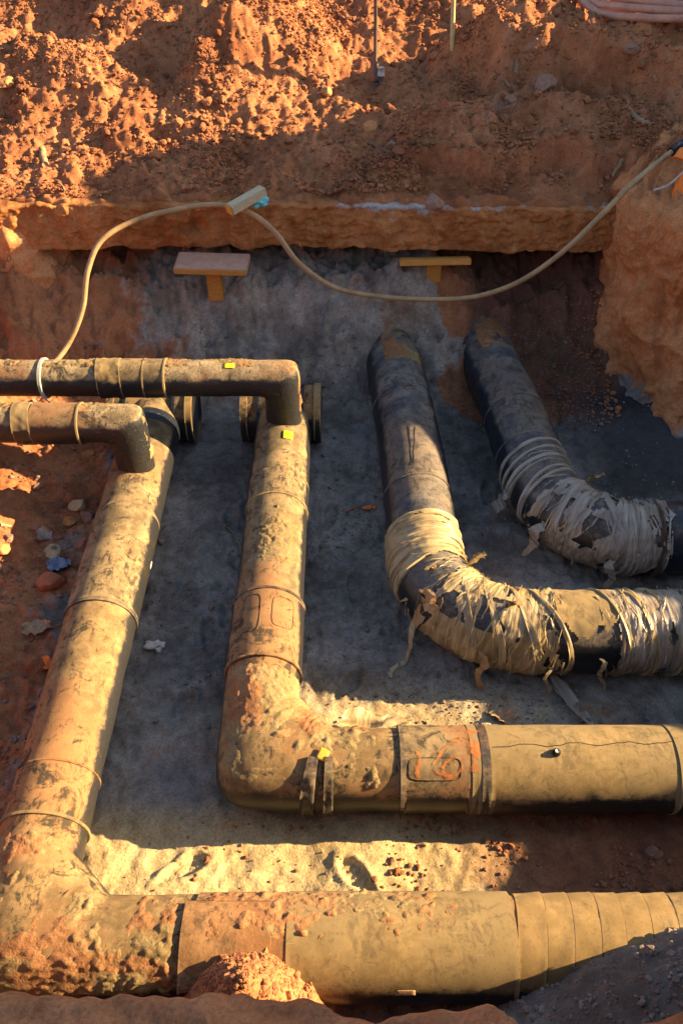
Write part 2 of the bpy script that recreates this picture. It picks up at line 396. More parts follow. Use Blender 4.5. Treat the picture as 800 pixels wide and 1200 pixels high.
def floor_h(x, y):
    x = np.asarray(x, float); y = np.asarray(y, float)
    z = floor_base(x, y)
    rough = .35 + .65*sst(-1.9, -2.4, x) + 1.0*gauss(x, y, -.5, 1.15, .45, .3) + .9*sst(.9, 1.6, x)*(1-sst(1.6, 1.9, y)) + .5*sst(6.3, 7, y)
    lit0 = np.minimum(1, gauss(x, y, -.2, 1.98, 1.5, .42) + 1.1*gauss(x, y, .3, 2.95, 1.1, .28))
    z = z + .045*fbm(x*2.6, y*2.6, 5, 33)*(.5+.5*rough)*(1-.75*lit0)
    z = z + .014*fbm(x*13, y*13, 4, 35)*(1-.6*lit0)
    lit = lit0
    z = z + .010*lit*(1-np.abs(fbm(x*2.0, y*2.4, 4, 37))) + .004*lit*fbm(x*9, y*9, 4, 38)
    rough = rough*(1-.75*lit)
    z = z + rough*(.30*.16*lumps(x, y, .16, 1, .25) + .40*.07*lumps(x, y, .07, 2, .4) + .5*.032*lumps(x, y, .032, 3, .5)*(1-lit))
    for (fx, fy, fa) in PRINTS:
        ca, sa = math.cos(fa), math.sin(fa); u = (x-fx)*ca+(y-fy)*sa; v = -(x-fx)*sa+(y-fy)*ca
        q = (u/.15)**2 + (v/(.055+.012*np.sin(u*14)))**2
        z = z - .030*sst(1.15, .8, q) + .012*np.exp(-((q-1.6)/.6)**2) + .006*sst(1.1, .8, q)*np.sin(u*150)
    z = z + .11*sst(6.5, 7.0, y)*(1-np.abs(fbm(x*2.5, y*2.0, 5, 39))) + .05*sst(6.5, 7, y)*fbm(x*6, y*4, 4, 42) + .02*(1-np.abs(fbm(x*1.7, y*2.1, 4, 43)))
    return z
def bank_h(x, y):
    x = np.asarray(x, float); y = np.asarray(y, float)
    wx = x + .25*fbm(x*.7, y*.7, 3, 70); wy = y + .25*fbm(x*.7+9, y*.7, 3, 71)
    z = np.interp(y, [7.4, 7.9, 8.5, 9.0, 9.6, 10.4, 11.2, 13, 16, 40], [1.66, 1.69, 1.78, 1.96, 2.12, 2.38, 2.66, 3.3, 4.2, 4.4])
    # cones of spoil at left and centre
    z = z + .62*gauss(wx, wy, -1.05, 9.95, .70, .70) + .36*gauss(wx, wy, -3.0, 9.5, 1.0, .6) - .34*gauss(wx, wy, -2.05, 10.1, .5, .55)
    z = z - .25*gauss(wx, wy, -3.6, 10.6, .7, .5) + .25*gauss(wx, wy, -2.2, 11.0, .9, .5)
    # hollow behind the rods
    z = z - .10*gauss(wx, wy, .75, 10.1, .75, .8)
    # terrace of spoil at right
    ry = wy - .75*sst(2.4, .4, wx)
    z = z + .58*sst(.5, 1.7, wx)*sst(8.88, 9.22, ry + .15*fbm(x*2, y*2, 3, 72))*(1-.9*sst(9.8, 10.5, wy))
    z = z + .26*sst(.2, .8, wx)*sst(8.0, 8.15, wy + .1*fbm(x*2.5, y*2, 3, 73))*(1-sst(8.6, 9.3, wy)) + .10*gauss(wx, wy, 1.0, 8.55, .9, .12)
    # unseen big heap beyond the right edge, added to shade bank and trench
    e = sst(5.0, 6.6, x)*sst(10.5, 8.2, x); z = z*(1-e) + e*np.maximum(z, caster_h(y))
    return z
def bank_full(x, y):
    z = bank_h(x, y)
    x = np.asarray(x, float); y = np.asarray(y, float)
    calm = 1 - .25*sst(8.1, 7.8, y)
    rid = 1 - np.abs(fbm(x*1.5, y*1.7, 4, 80))
    z = z + calm*(.07*fbm(x*1.8, y*1.8, 5, 81) + .06*(rid-.7) + .09*sst(-.2, .8, x)*(.7-np.abs(fbm(x*1.3+1.2*y, y*2.4, 5, 86))))
    z = z + calm*(.30*.30*lumps(x, y, .30, 4, .07) + .34*.13*lumps(x, y, .13, 5, .14) + .40*.06*lumps(x, y, .06, 6, .35) + .022*fbm(x*11, y*11, 5, 83) + .014*(.7-np.abs(fbm(x*17, y*17, 3, 89))) + .04*(1-np.abs(fbm(x*4.3+.8*y, y*3.1, 4, 84))))
    return z

def axis(fine0, fine1, step, far0, far1, grow=1.25):
    mid = list(np.arange(fine0, fine1, step))
    lo = []; s = step; p = fine0
    while p > far0: s *= grow; p -= s; lo.append(max(p, far0))
    hi = []; s = step; p = mid[-1]
    while p < far1: s *= grow; p += s; hi.append(min(p, far1))
    return np.array(lo[::-1] + mid + hi)

# ---- trench floor and lower walls
gx = axis(-3.6, 3.9, .016, -40, 11, 1.18); gy = axis(.34, 7.9, .016, -40, 9.4, 1.15)
GX, GY = np.meshgrid(gx, gy, indexing='ij')
GZ = floor_h(GX, GY)
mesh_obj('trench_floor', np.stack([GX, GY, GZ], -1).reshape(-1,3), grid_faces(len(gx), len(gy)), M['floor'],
         attrs={'yellow': sunlit_yellow_mask(GX, GY).ravel(), 'pale': pale_mask(GX, GY).ravel(), 'grey': grey_mask(GX, GY).ravel(), 'damp_shade': damp_shade_mask(GX, GY).ravel()}, kind='structure')
# ---- bank of spoil on the ground above
bx = axis(-4.9, 4.9, .018, -45, 45, 1.18)
by = np.concatenate([np.arange(7.66, 8.6, .015), np.arange(8.6, 12.3, .022), 12.3*1.09**np.arange(0, 16)])
BX, BY = np.meshgrid(bx, by, indexing='ij')
BY = BY + (.05*fbm(BX*1.9, BX*0+.7, 4, 85))*sst(8.2, 7.66, BY)
BZ = bank_full(BX, BY)
BZ = BZ - .055*sst(-1, 2.7, BX)*sst(8.6, 7.8, BY) - .05*sst(7.95, 7.72, BY)*(1+.8*fbm(BX*4, BY*4, 3, 87))
BZ[:, 0] -= .16; BZ[:, 1] -= .05
bgrey = np.clip(.16 + .25*fbm(BX*.5, BY*.5, 2, 88)*sst(0, 1.5, BX), 0, .35)
mesh_obj('spoil_bank', np.stack([BX, BY, BZ], -1).reshape(-1,3), grid_faces(len(bx), len(by)), M['bank'],
         attrs={'grey': bgrey.ravel()}, kind='structure')

# ---- the overhanging crust of the old road above the trench
def slab():
    xs = np.arange(-6.5, 3.05, .013)
    prof = []     # (y, z) round the exposed edge
    for t in np.linspace(0, 1, 26): prof.append((9.3 - 1.68*t, 1.235))
    for t in np.linspace(0, 1, 40)[1:]: prof.append((7.62, 1.235 + .40*t))
    for t in np.linspace(0, 1, 26)[1:]: prof.append((7.62 + 1.0*t, 1.645))
    prof = np.array(prof)
    P = np.zeros((len(xs), len(prof), 3))
    XX = xs[:,None] + 0*prof[None,:,0]; YY = prof[None,:,0] + 0*xs[:,None]; ZZ = prof[None,:,1] + 0*xs[:,None]
    ftop = sst(1.35, 1.66, ZZ)
    ln = .045*fbm(XX*1.2, ZZ*1.2, 3, 101) + .020*fbm(XX*5, ZZ*5, 5, 102) + .02*(1-np.abs(fbm(XX*3, ZZ*9, 4, 107))) + .02*lumps(XX, ZZ, .09, 8, .5)/.5*.5
    front = sst(8.4, 7.7, YY)
    ln = ln + .005*fbm(XX*24, ZZ*24, 4, 108) + .02*sst(.25,.5,fbm(XX*3.5, ZZ*3.5, 4, 109))
    YY = YY - front*(ln - .04*(ftop-.5) + .05*sst(-2.6, -3.4, XX))
    ZZ = ZZ + front*(.05*fbm(XX*1.3, ZZ*0+2, 3, 103)*(1-ftop) + .018*fbm(XX*6, YY*6, 4, 104)) - .05*sst(-1, 2.7, XX)
    # a knocked-out pocket
    pk = gauss(XX, ZZ, -1.42, 1.43, .09, .07); YY = YY + .13*pk
    P[...,0], P[...,1], P[...,2] = XX, YY, ZZ
    grey = np.clip(.62*sst(1.56, 1.62, ZZ + .05*fbm(XX*3, ZZ, 3, 105))*sst(-.6, .3, XX) + .35*sst(.2,.7,fbm(XX*5, ZZ*5, 3, 106))*sst(-.6,.3,XX), 0, 1)
    return mesh_obj('road_crust', P.reshape(-1,3), grid_faces(len(xs), len(prof), flip=True), M['slab'], attrs={'grey': grey.ravel()}, kind='structure')
slab()

# ---- earth shoulders left and right of the cavity, lofted walls
def shoulder(name, foot, crown, back, nu, nv, seed, mat, grey_h, amp=.11):
    foot = np.array(foot); crown = np.array(crown); back = np.array(back)
    def samp(p, n):
        d = np.r_[0, np.cumsum(np.linalg.norm(np.diff(p, axis=0), axis=1))]; t = np.linspace(0, d[-1], n)
        q = np.stack([np.interp(t, d, p[:,i]) for i in range(3)], 1)
        k = np.ones(9)/9; qq = np.pad(q, ((4,4),(0,0)), mode='edge')
        return np.stack([np.convolve(qq[:,i], k, 'valid') for i in range(3)], 1)
    A, B, Cc = samp(foot, nu), samp(crown, nu), samp(back, nu)
    v = np.linspace(0, 1, nv)
    rows = []
    for t in v:
        if t < .62:
            u = t/.62; rows.append(A*(1-u) + B*u + np.array([0,0,.0]))
        else:
            u = (t-.62)/.38; rows.append(B*(1-u) + Cc*u)
    P = np.stack(rows, 1)
    for _ in range(6):                                     # round the crown
        P[:,1:-1] = .5*P[:,1:-1] + .25*(P[:,:-2] + P[:,2:])
    du = np.gradient(P, axis=0); dv = np.gradient(P, axis=1)
    N = np.cross(du, dv); N /= np.linalg.norm(N, axis=-1, keepdims=True) + 1e-9
    s = np.cumsum(np.r_[0, np.linalg.norm(np.diff(B, axis=0), axis=1)])[:,None] + 0*v[None]
    h = np.cumsum(np.linalg.norm(np.gradient(P, axis=1), axis=-1), axis=1)
    d = amp*fbm(s*1.4, h*1.4, 5, seed) + .03*fbm(s*5, h*4, 3, seed+3) + .25*.16*lumps(s, h, .16, seed+1, .25) + .3*.06*lumps(s, h, .06, seed+2, .3) + .09*(1-np.abs(fbm(s*2.0+.6*h, h*.8, 4, seed+5))) + .055*(1-np.abs(fbm(s*4+1.4*h, h*2.5, 4, seed+6))) + .004*fbm(s*22, h*22, 3, seed+8)
    P = P + N*d[...,None]
    g = np.clip(sst(grey_h, 0, P[...,2] - .2*fbm(s*2, h*0, 3, seed+7)), 0, 1)*.9
    return mesh_obj(name, P.reshape(-1,3), grid_faces(nu, nv), mat, attrs={'grey': g.ravel()}, kind='structure')
shoulder('earth_shoulder', [(2.95,9.0,.2),(2.80,7.4,.1),(2.82,6.6,.0),(3.05,6.10,.0),(4.2,5.65,.1),(6.5,5.2,.2)],
         [(2.85,9.0,1.75),(2.74,7.7,1.70),(2.80,7.3,1.72),(3.05,6.95,1.72),(4.3,6.6,1.95),(6.7,6.1,2.2)],
         [(3.2,9.2,2.0),(3.2,8.6,1.95),(3.4,8.5,1.95),(3.8,8.4,2.0),(4.9,8.3,2.2),(7,8.0,3.0)], 460, 260, 200, M['block'], .42)
shoulder('earth_shoulder', [(-7.5,6.3,.3),(-4.6,6.55,.2),(-3.55,6.75,.1),(-2.95,7.05,.0),(-2.7,7.7,.2),(-2.75,9.0,.4)],
         [(-7.5,7.0,1.45),(-4.6,7.35,1.42),(-3.7,7.45,1.40),(-3.15,7.62,1.36),(-2.95,8.0,1.34),(-2.9,9.1,1.34)],
         [(-7.5,8.6,1.46),(-4.6,8.8,1.42),(-3.9,8.8,1.42),(-3.6,8.8,1.38),(-3.4,9.0,1.36),(-3.3,9.3,1.36)], 200, 120, 300, M['block'], .05, .09)

# ------------------------------------------------------------------ paths and shells for pipes
class Path:
    def __init__(s, C, S, U, a, b):
        s.C, s.S, s.U = map(lambda q: np.array(q, float), (C, S, U)); s.a, s.b = np.array(a, float), np.array(b, float)
        s.s = np.r_[0, np.cumsum(np.linalg.norm(np.diff(s.C, axis=0), axis=1))]
        s.L = s.s[-1]
    def ev(s, t):
        f = lambda q: np.stack([np.interp(t, s.s, q[:,i]) for i in range(3)], -1)
        S, U = f(s.S), f(s.U)
        S /= np.linalg.norm(S, axis=-1, keepdims=True); U /= np.linalg.norm(U, axis=-1, keepdims=True)
        return f(s.C), S, U, np.interp(t, s.s, s.a), np.interp(t, s.s, s.b)
    def pt(s, t, phi, off=0.0):
        t = np.asarray(t, float); phi = np.asarray(phi, float)
        C, S, U, a, b = s.ev(t)
        return C + S*((a+off)*np.sin(phi))[...,None] + U*((b+off)*np.cos(phi))[...,None]
    def near(s, px, py, phi=0.0):
        """arc length where the line at angle phi passes nearest to a pixel of the photograph"""
        t = np.linspace(0, s.L, 1500)
        q = project(s.pt(t, np.full_like(t, phi)))
        return t[np.argmin((q[:,0]-px)**2 + (q[:,1]-py)**2)]
    def hit(s, px, py):
        """(arc length, angle) of the visible surface point nearest to a pixel"""
        t, f = np.meshgrid(np.linspace(0, s.L, 700), np.radians(np.linspace(-100, 120, 111)), indexing='ij')
        q = s.pt(t, f); n = q - s.ev(t)[0]; vis = ((CAM - q)*n).sum(-1) > 0
        p = project(q.reshape(-1,3)).reshape(q.shape[:2] + (2,))
        d = (p[...,0]-px)**2 + (p[...,1]-py)**2 + np.where(vis, 0, 1e9)
        i = np.unravel_index(np.argmin(d), d.shape); return t[i], f[i]

def elbow_path(x, yback, yrun, xend, R, zc, ri=.30, p=7.0):
    """straight towards the viewer, mitred elbow with a gusset inside, then straight to the right"""
    C, S, U, a, b = [], [], [], [], []
    h = ri + R; cx, cy = x + h, yrun + h
    up = (0,0,1)
    for y in np.linspace(yback, cy, 60)[:-1]:
        C.append((x, y, zc)); S.append((-1,0,0)); U.append(up); a.append(R); b.append(R)
    for th in np.linspace(0, math.pi/2, 41):
        c_, s_ = math.cos(th), math.sin(th)
        ro = (ri+2*R)*(c_**p + s_**p)**(-1/p); rin = ri/(c_+s_)
        d = np.array([-c_, -s_, 0]); m = (ro+rin)/2
        C.append((cx + d[0]*m, cy + d[1]*m, zc)); S.append(d); U.append(up); a.append((ro-rin)/2)
        b.append(R*(1+.05*math.sin(2*th)))
    for xx in np.linspace(cx, xend, 80)[1:]:
        C.append((xx, yrun, zc)); S.append((0,-1,0)); U.append(up); a.append(R); b.append(R)
    return Path(C, S, U, a, b)
def curve_path(pts, R):
    pts = np.array(pts, float); out = []
    P = np.vstack([2*pts[0]-pts[1], pts, 2*pts[-1]-pts[-2]])
    for i in range(1, len(P)-2):
        for t in np.linspace(0, 1, 24, endpoint=False):
            p0,p1,p2,p3 = P[i-1],P[i],P[i+1],P[i+2]
            out.append(.5*((2*p1)+(-p0+p2)*t+(2*p0-5*p1+4*p2-p3)*t*t+(-p0+3*p1-3*p2+p3)*t**3))
    out.append(pts[-1]); C = np.array(out)
    for _ in range(10): C[1:-1] = .5*C[1:-1] + .25*(C[:-2]+C[2:])
    T = np.gradient(C, axis=0); T /= np.linalg.norm(T, axis=1, keepdims=True)
    S = np.stack([T[:,1], -T[:,0], 0*T[:,0]], 1); S /= np.linalg.norm(S, axis=1, keepdims=True)
    U = np.cross(S, T); U = np.where(U[:,2:3] < 0, -U, U)
    n = len(C); Rr = np.full(n, R) if np.isscalar(R) else np.interp(np.linspace(0,1,n), np.linspace(0,1,len(R)), R)
    return Path(C, S, U, Rr, Rr)
def drop_path(xl, xc, y, z, zend, R):
    """horizontal from the left, mitred corner, then straight down"""
    C, S, U, a, b = [], [], [], [], []
    ri = .03; h = ri + R; cx, cz = xc - h, z - h
    for x in np.linspace(xl, cx, 70)[:-1]:
        C.append((x,y,z)); S.append((0,-1,0)); U.append((0,0,1)); a.append(R); b.append(R)
    for th in np.linspace(0, math.pi/2, 33):
        c_, s_ = math.cos(th), math.sin(th); p = 9.0
        ro = (ri+2*R)*(c_**p + s_**p)**(-1/p); rin = ri/(c_+s_); d = (s_, 0, c_); m = (ro+rin)/2
        C.append((cx+d[0]*m, y, cz+d[2]*m)); S.append((0,-1,0)); U.append(d); a.append(R*(1+.04*math.sin(2*th))); b.append((ro-rin)/2)
    for zz in np.linspace(cz, zend, 16)[1:]:
        C.append((xc,y,zz)); S.append((0,-1,0)); U.append((1,0,0)); a.append(R); b.append(R)
    return Path(C, S, U, a, b)

def shell(name, P, s0, s1, mat, parent, off=0.0, phi=(-180,180), ds=.03, dphi=5.0, rim=.008, keep=None, kind=None,
          skew=0.0, attrs=None, caps=False, wob=.0015, seed=0, label=None, smooth=True):
    """a skin on the pipe between arc lengths s0 and s1; off is its height above the casing (number or function)"""
    full = phi[1]-phi[0] >= 359.9
    ns = max(2, int(round((s1-s0)/ds))+1); nf = max(3, int(round((phi[1]-phi[0])/dphi))+1)
    t = np.linspace(s0, s1, ns); f = np.radians(np.linspace(phi[0], phi[1], nf))
    if full: f = f[:-1]; nf -= 1
    ends = np.zeros(ns)
    if rim and not caps:
        t = np.r_[t[0], t[0], t, t[-1], t[-1]]; ends = np.r_[1, 0, ends, 0, 1]
        t[1] -= 0; ns = len(t)
        # first real row sits a touch in, the rim row drops to the casing
        t[0] -= .002; t[-1] += .002
    fe = np.zeros(nf)
    if rim and not full:
        f = np.r_[f[0]-.004, f, f[-1]+.004]; fe = np.r_[1, np.zeros(nf), 1]; nf = len(f)
    TT, FF = np.meshgrid(t, f, indexing='ij')
    o = off(TT, FF) if callable(off) else np.full(TT.shape, float(off))
    if wob: o = o + wob*fbm(TT*5, FF*1.2, 3, 400+seed)
    drop = np.maximum(ends[:,None], fe[None,:])
    if rim: o = o*(1-drop) + (-.006)*drop
    TS = np.clip(TT + skew*np.sin(FF), 0, P.L) if skew else TT
    V = P.pt(TS, FF, o).reshape(-1,3)
    F = grid_faces(ns, nf, flip=True, wrap=full)
    at = {k: np.asarray(fn(TT, FF)).ravel() for k, fn in (attrs or {}).items()}
    uv = np.stack([TT.ravel(), (FF*.25).ravel()], 1)
    if keep is not None:
        kv = keep(TT, FF).ravel()
        F = F[kv[F].all(1)]
        used = np.zeros(len(V), bool); used[F.ravel()] = True
        m = np.cumsum(used)-1; V = V[used]; uv = uv[used]; at = {k: a[used] for k, a in at.items()}; F = m[F]
    if caps:
        F = [tuple(q) for q in F] + [tuple(range(nf)), tuple(range((ns-1)*nf, ns*nf))[::-1]]
    return mesh_obj(name, V, F, mat, parent, smooth, at or None, uv, kind, label=label)
def patch(name, P, s, phi, ls, lphi_m, mat, parent, off=.006, thick_rim=True, ang=0.0, corner=.3, label=None):
    """a small rounded-rectangle sheet lying on the pipe at (s, phi), ls long and lphi_m wide"""
    n = 40; rr = []
    for k in range(n):
        a_ = 2*math.pi*k/n; e = 2/(.15+corner*2)
        e = 2/max(corner, .08)
        c_, s_ = math.cos(a_), math.sin(a_)
        q = (abs(c_)**e + abs(s_)**e)**(-1/e); rr.append((c_*q*ls/2, s_*q*lphi_m/2))
    rr = np.array(rr)
    if ang:
        ca, sa = math.cos(ang), math.sin(ang); rr = rr @ np.array([[ca, sa],[-sa, ca]])
    rad = float(np.interp(s, P.s, P.a))
    V = []; F = []
    rings = [(1.02, off-.005), (1.0, off), (.66, off), (.33, off)]
    for sc_, o in rings:
        for (ds_, dp) in rr:
            V.append(P.pt(s+ds_*sc_, phi+dp*sc_/rad, o))
    V.append(P.pt(s, phi, off))
    for r_ in range(len(rings)-1):
        for k in range(n): F.append((r_*n+k, r_*n+(k+1)%n, (r_+1)*n+(k+1)%n, (r_+1)*n+k))
    b0 = (len(rings)-1)*n
    for k in range(n): F.append((b0+k, b0+(k+1)%n, len(V)-1))
    # orientation outward
    V = np.array(V); f0 = F[-1]; nn = np.cross(V[f0[1]]-V[f0[0]], V[f0[2]]-V[f0[0]])
    if np.dot(nn, V[-1]-P.ev(np.array(s))[0]) < 0: F = [tuple(reversed(q)) for q in F]
    return mesh_obj(name, V, F, mat, parent, label=label)
def bead(name, P, pts, r, mat, parent, off=.004, n=6, label=None):
    """a thin cord following (s, phi) points on the pipe"""
    q = np.array([P.pt(s, f, off) for s, f in pts]); return cord(name, q, r, mat, parent, n=n, label=label)
def cord_mesh(q, r, n=8, caps=True):
    q = np.array(q, float); k = len(q); T = np.gradient(q, axis=0); T /= np.linalg.norm(T, axis=1, keepdims=True)+1e-9
    rr = np.full(k, r) if np.isscalar(r) else np.interp(np.linspace(0,1,k), np.linspace(0,1,len(r)), r)
    ref = np.array([.13,.27,.95]); nrm = []
    u = np.cross(T[0], ref); u /= np.linalg.norm(u)
    for i in range(k):
        u = u - T[i]*np.dot(u, T[i]); u /= np.linalg.norm(u)+1e-9; nrm.append(u.copy())
    nrm = np.array(nrm); bi = np.cross(T, nrm); a_ = np.linspace(0, 2*np.pi, n, endpoint=False)
    V = q[:,None] + rr[:,None,None]*(nrm[:,None]*np.cos(a_)[None,:,None] + bi[:,None]*np.sin(a_)[None,:,None])
    F = [tuple(f) for f in grid_faces(k, n, wrap=True, flip=True)]
    if caps: F += [tuple(range(n)), tuple(range((k-1)*n, k*n))[::-1]]
    return V.reshape(-1,3), F
def cord(name, q, r, mat, parent=None, n=8, loc=None, label=None):
    V, F = cord_mesh(q, r, n)
    return mesh_obj(name, V, F, mat, parent, True, loc=loc, label=label)
def smooth_pts(pts, per=12):
    pts = np.array(pts, float); P = np.vstack([2*pts[0]-pts[1], pts, 2*pts[-1]-pts[-2]]); out = []
    for i in range(1, len(P)-2):
        for t in np.linspace(0, 1, per, endpoint=False):
            p0,p1,p2,p3 = P[i-1],P[i],P[i+1],P[i+2]
            out.append(.5*((2*p1)+(-p0+p2)*t+(2*p0-5*p1+4*p2-p3)*t*t+(-p0+3*p1-3*p2+p3)*t**3))
    out.append(pts[-1]); return np.array(out)
def ribbon(P3, width, side, thick=.0015):
    """strip along points with a width per point, slightly crumpled; returns verts, faces"""
    P3 = np.array(P3, float); n = len(P3); wd = np.interp(np.linspace(0,1,n), np.linspace(0,1,len(width)), width)
    side = np.array(side, float); V = []; F = []
    for i in range(n):
        sd = side if side.ndim == 1 else side[i]
        for k, u in enumerate((-.5, -.17, .17, .5)):
            V.append(P3[i] + sd*u*wd[i]*(1+.25*random.uniform(-1,1)) + np.array([random.uniform(-1,1) for _ in range(3)])*wd[i]*.10)
    for i in range(n-1):
        for k in range(3):
            a = i*4+k; F.append((a, a+4, a+5, a+1))
    return V, F
def crust(name, P, s0, s1, phi, parent, thick=.03, thr=.0, seed=0, ds=.012, dphi=2.2, mat=None, scale=1.0, grey=.3, base=0.0):
    """soil caked on the pipe: a lumpy skin that dips under the casing where the casing is bare"""
    def off(t, f):
        u = t; v = f*.25
        e = sst(0, .12, t-s0)*sst(0, .12, s1-t)*sst(0, .35, f-math.radians(phi[0]))*sst(0, .5, math.radians(phi[1])-f)
        n = fbm(u*2.2*scale, v*2.2*scale, 4, 500+seed) + .55*fbm(u*13*scale, v*13*scale, 4, 520+seed)
        l = .30*lumps(u, v, .05, 30+seed, .2)*.05 + .5*lumps(u, v, .022, 31+seed, .5)*.022 + .004*fbm(u*30, v*30, 4, 560+seed)
        return np.where(e > 0, np.clip(n - thr, -.6, .40)*thick*e + base*e*sst(thr-.15, thr+.1, n) - .03*(1-e) + l*e*sst(thr-.3, thr+.3, n), -.03)
    def keep(t, f): return off(t, f) > -.02
    return shell(name, P, s0, s1, mat or M['crust'], parent, off, phi, ds, dphi, rim=0, keep=keep, kind='stuff', wob=0,
                 attrs={'grey': lambda t, f: np.clip(grey + .8*fbm(t*2, f, 3, 540+seed), 0, 1)})

# ------------------------------------------------------------------ PIPE 1, far left, with its branch
p1 = elbow_path(X1, 6.35, Y1, 7.2, R, ZA, ri=.22)
PIPE1 = empty('insulated_pipe', (X1, Y1, 0), 'leftmost large dusty black pipe, elbow at bottom left and a run along the foreground', 'pipe', 'large insulated pipes in the trench')
shell('casing', p1, 0, p1.L, M['pipe'], PIPE1, lambda t, f: .005*fbm(t*2.5, f, 3, 600), caps=True, rim=0, ds=.03, dphi=4)
def ring(P, s, parent, w=.05, off=.008, mat='sleeve', name='joint_band', skew=0.0, label=None):
    return shell(name, P, s-w/2, s+w/2, M[mat], parent, off, ds=.02, dphi=5, skew=skew, label=label)
s_a, s_b = p1.near(150, 590), p1.near(128, 705)
shell('joint_sleeve', p1, s_a, s_b, M['sleeve'], PIPE1, .010, dphi=4, seed=1)
ring(p1, s_b+.012, PIPE1, .03, .014, 'rubber', 'rubber_band')
ring(p1, p1.near(80, 895), PIPE1, .012, .006, 'pipe', 'weld_seam')
ring(p1, p1.near(60, 958), PIPE1, .018, .012, 'jacket', 'weld_seam')
ring(p1, p1.near(178, 487)-.02, PIPE1, .15, .008, 'black', 'rubber_band', label='wide black band by the crosswise end piece')
e0, e1 = p1.near(60, 960), p1.near(215, 1060)
crust('soil_crust', p1, e0+.02, e1+.05, (-70,100), PIPE1, .014, -.10, 1, mat=M['crust'], grey=.55)
s_f0, s_f1, s_f2 = p1.near(213, 1060), p1.near(335, 1060), p1.near(604, 1060)
shell('joint_sleeve', p1, s_f0+.05, s_f1, M['pipe_mud'], PIPE1, .012, dphi=4, seed=2)
# lifted flap of torn sleeve
shell('torn_flap', p1, s_f0, s_f0+.46, M['pipe_mud'], PIPE1, lambda t, f: .018 + .035*sst(.7, 1.05, f)*sst(.5, .0, t-s_f0) , (-35, 62), ds=.02, dphi=3, rim=.01)
shell('joint_sleeve', p1, s_f1, s_f2, M['jacket'], PIPE1, .018, dphi=4, seed=3)
crust('soil_crust', p1, s_f0+.02, s_f2-.18, (-75,34), PIPE1, .020, -.20, 2, grey=.12, base=.009)
xs_w = np.linspace(606, 850, 9)
for i in range(8):
    a0, a1 = p1.near(xs_w[i], 1060), p1.near(xs_w[i+1], 1060)
    shell('tape_wrap', p1, a0, a1+.02, M['tape'], PIPE1, (lambda a0, a1: lambda t, f: .005 + .007*np.clip((t-a0)/(a1-a0), 0, 1.2) + .003*fbm(t*9, f*2, 2, 620))(a0, a1), ds=.02, dphi=4, skew=-.03, seed=5+i)
    bead('wrap_seam', p1, [(a1+.022-.03*math.sin(math.radians(d)), math.radians(d)) for d in range(-60, 110, 6)], .0025+.002*(i%3), M['scratch'], PIPE1, .006, 5)
a0 = p1.near(850, 1060)
shell('tape_wrap', p1, a0, p1.L-.02, M['tape'], PIPE1, .012)
sx, sf = p1.hit(473, 1160); patch('label_tag', p1, sx, sf, .10, .035, M['leaf'], PIPE1, .0192, corner=.15)
sx, sf = p1.hit(205, 655) if False else p1.hit(178, 662); patch('paint_fleck', p1, sx, sf, .07, .03, M['white'], PIPE1, .013, corner=.5)
shell('outer_jacket', p1, .28, s_a, M['sleeve'], PIPE1, .004, dphi=4, seed=21)
# crosswise capped end piece
def tee(xa, xb, y, parent, z=ZA, r=.265):
    P = Path(np.stack([np.linspace(xa, xb, 20), np.full(20, y), np.full(20, z)], 1), np.tile((0,-1,0), (20,1)), np.tile((0,0,1), (20,1)), np.full(20, r), np.full(20, r))
    o = shell('end_piece', P, 0, P.L, M['sleeve'], parent, lambda t, f: -.02*np.exp(-((t-P.L/2)/.2)**2), caps=True, rim=0, dphi=4)
    for s_ in (.03, P.L-.03): shell('end_cap', P, s_-.035, s_+.035, M['jacket' if s_ > .1 else 'sleeve'], o, .014, ds=.02, dphi=4)
    for s_ in (.16, P.L-.17): shell('clamp_band', P, s_-.012, s_+.012, M['black'], o, .008, ds=.012, dphi=4)
tee(-2.15, -1.37, 6.16, PIPE1)
# branch, front one
YB1 = 5.17; b1 = drop_path(-7.5, X1+.02, YB1, .915, .44, .155)
def branch(P, parent, sleeves, bands, straps, stk=None):
    o = shell('branch_pipe', P, 0, P.L, M['branch'], parent, lambda t, f: .004*fbm(t*4, f, 3, 640), caps=True, rim=0, ds=.02, dphi=5)
    for x0, x1, y in sleeves: shell('joint_sleeve', P, P.near(x0, y), P.near(x1, y), M['sleeve'], o, .012, ds=.02, dphi=5, seed=int(x0))
    for x0, x1, y in bands: shell('tape_band', P, P.near(x0, y), P.near(x1, y), M['jacket'], o, lambda t, f: .016 + .006*fbm(t*12, f*2, 3, 650), ds=.012, dphi=5, skew=.02)
    for x0, y in straps:
        s_ = P.near(x0, y); shell('strap', P, s_-.012, s_+.012, M['whitestrap'], o, .02, ds=.012, dphi=5)
    if stk:
        s_, f_ = P.hit(*stk); patch('yellow_sticker', P, s_, f_, .085, .05, M['yellow'], o, .008, corner=.12)
    crust('soil_crust', P, P.L*.35, P.L-.05, (-100, 40), parent if False else o, .010, .1, int(P.C[0,1]*10), ds=.010, dphi=4, grey=.7)
    return o
br1 = branch(b1, PIPE1, [(36, 92, 480)], [(14, 34, 480)], [])
ring(b1, b1.near(92, 480), br1, .014, .018, 'jacket', 'weld_seam')

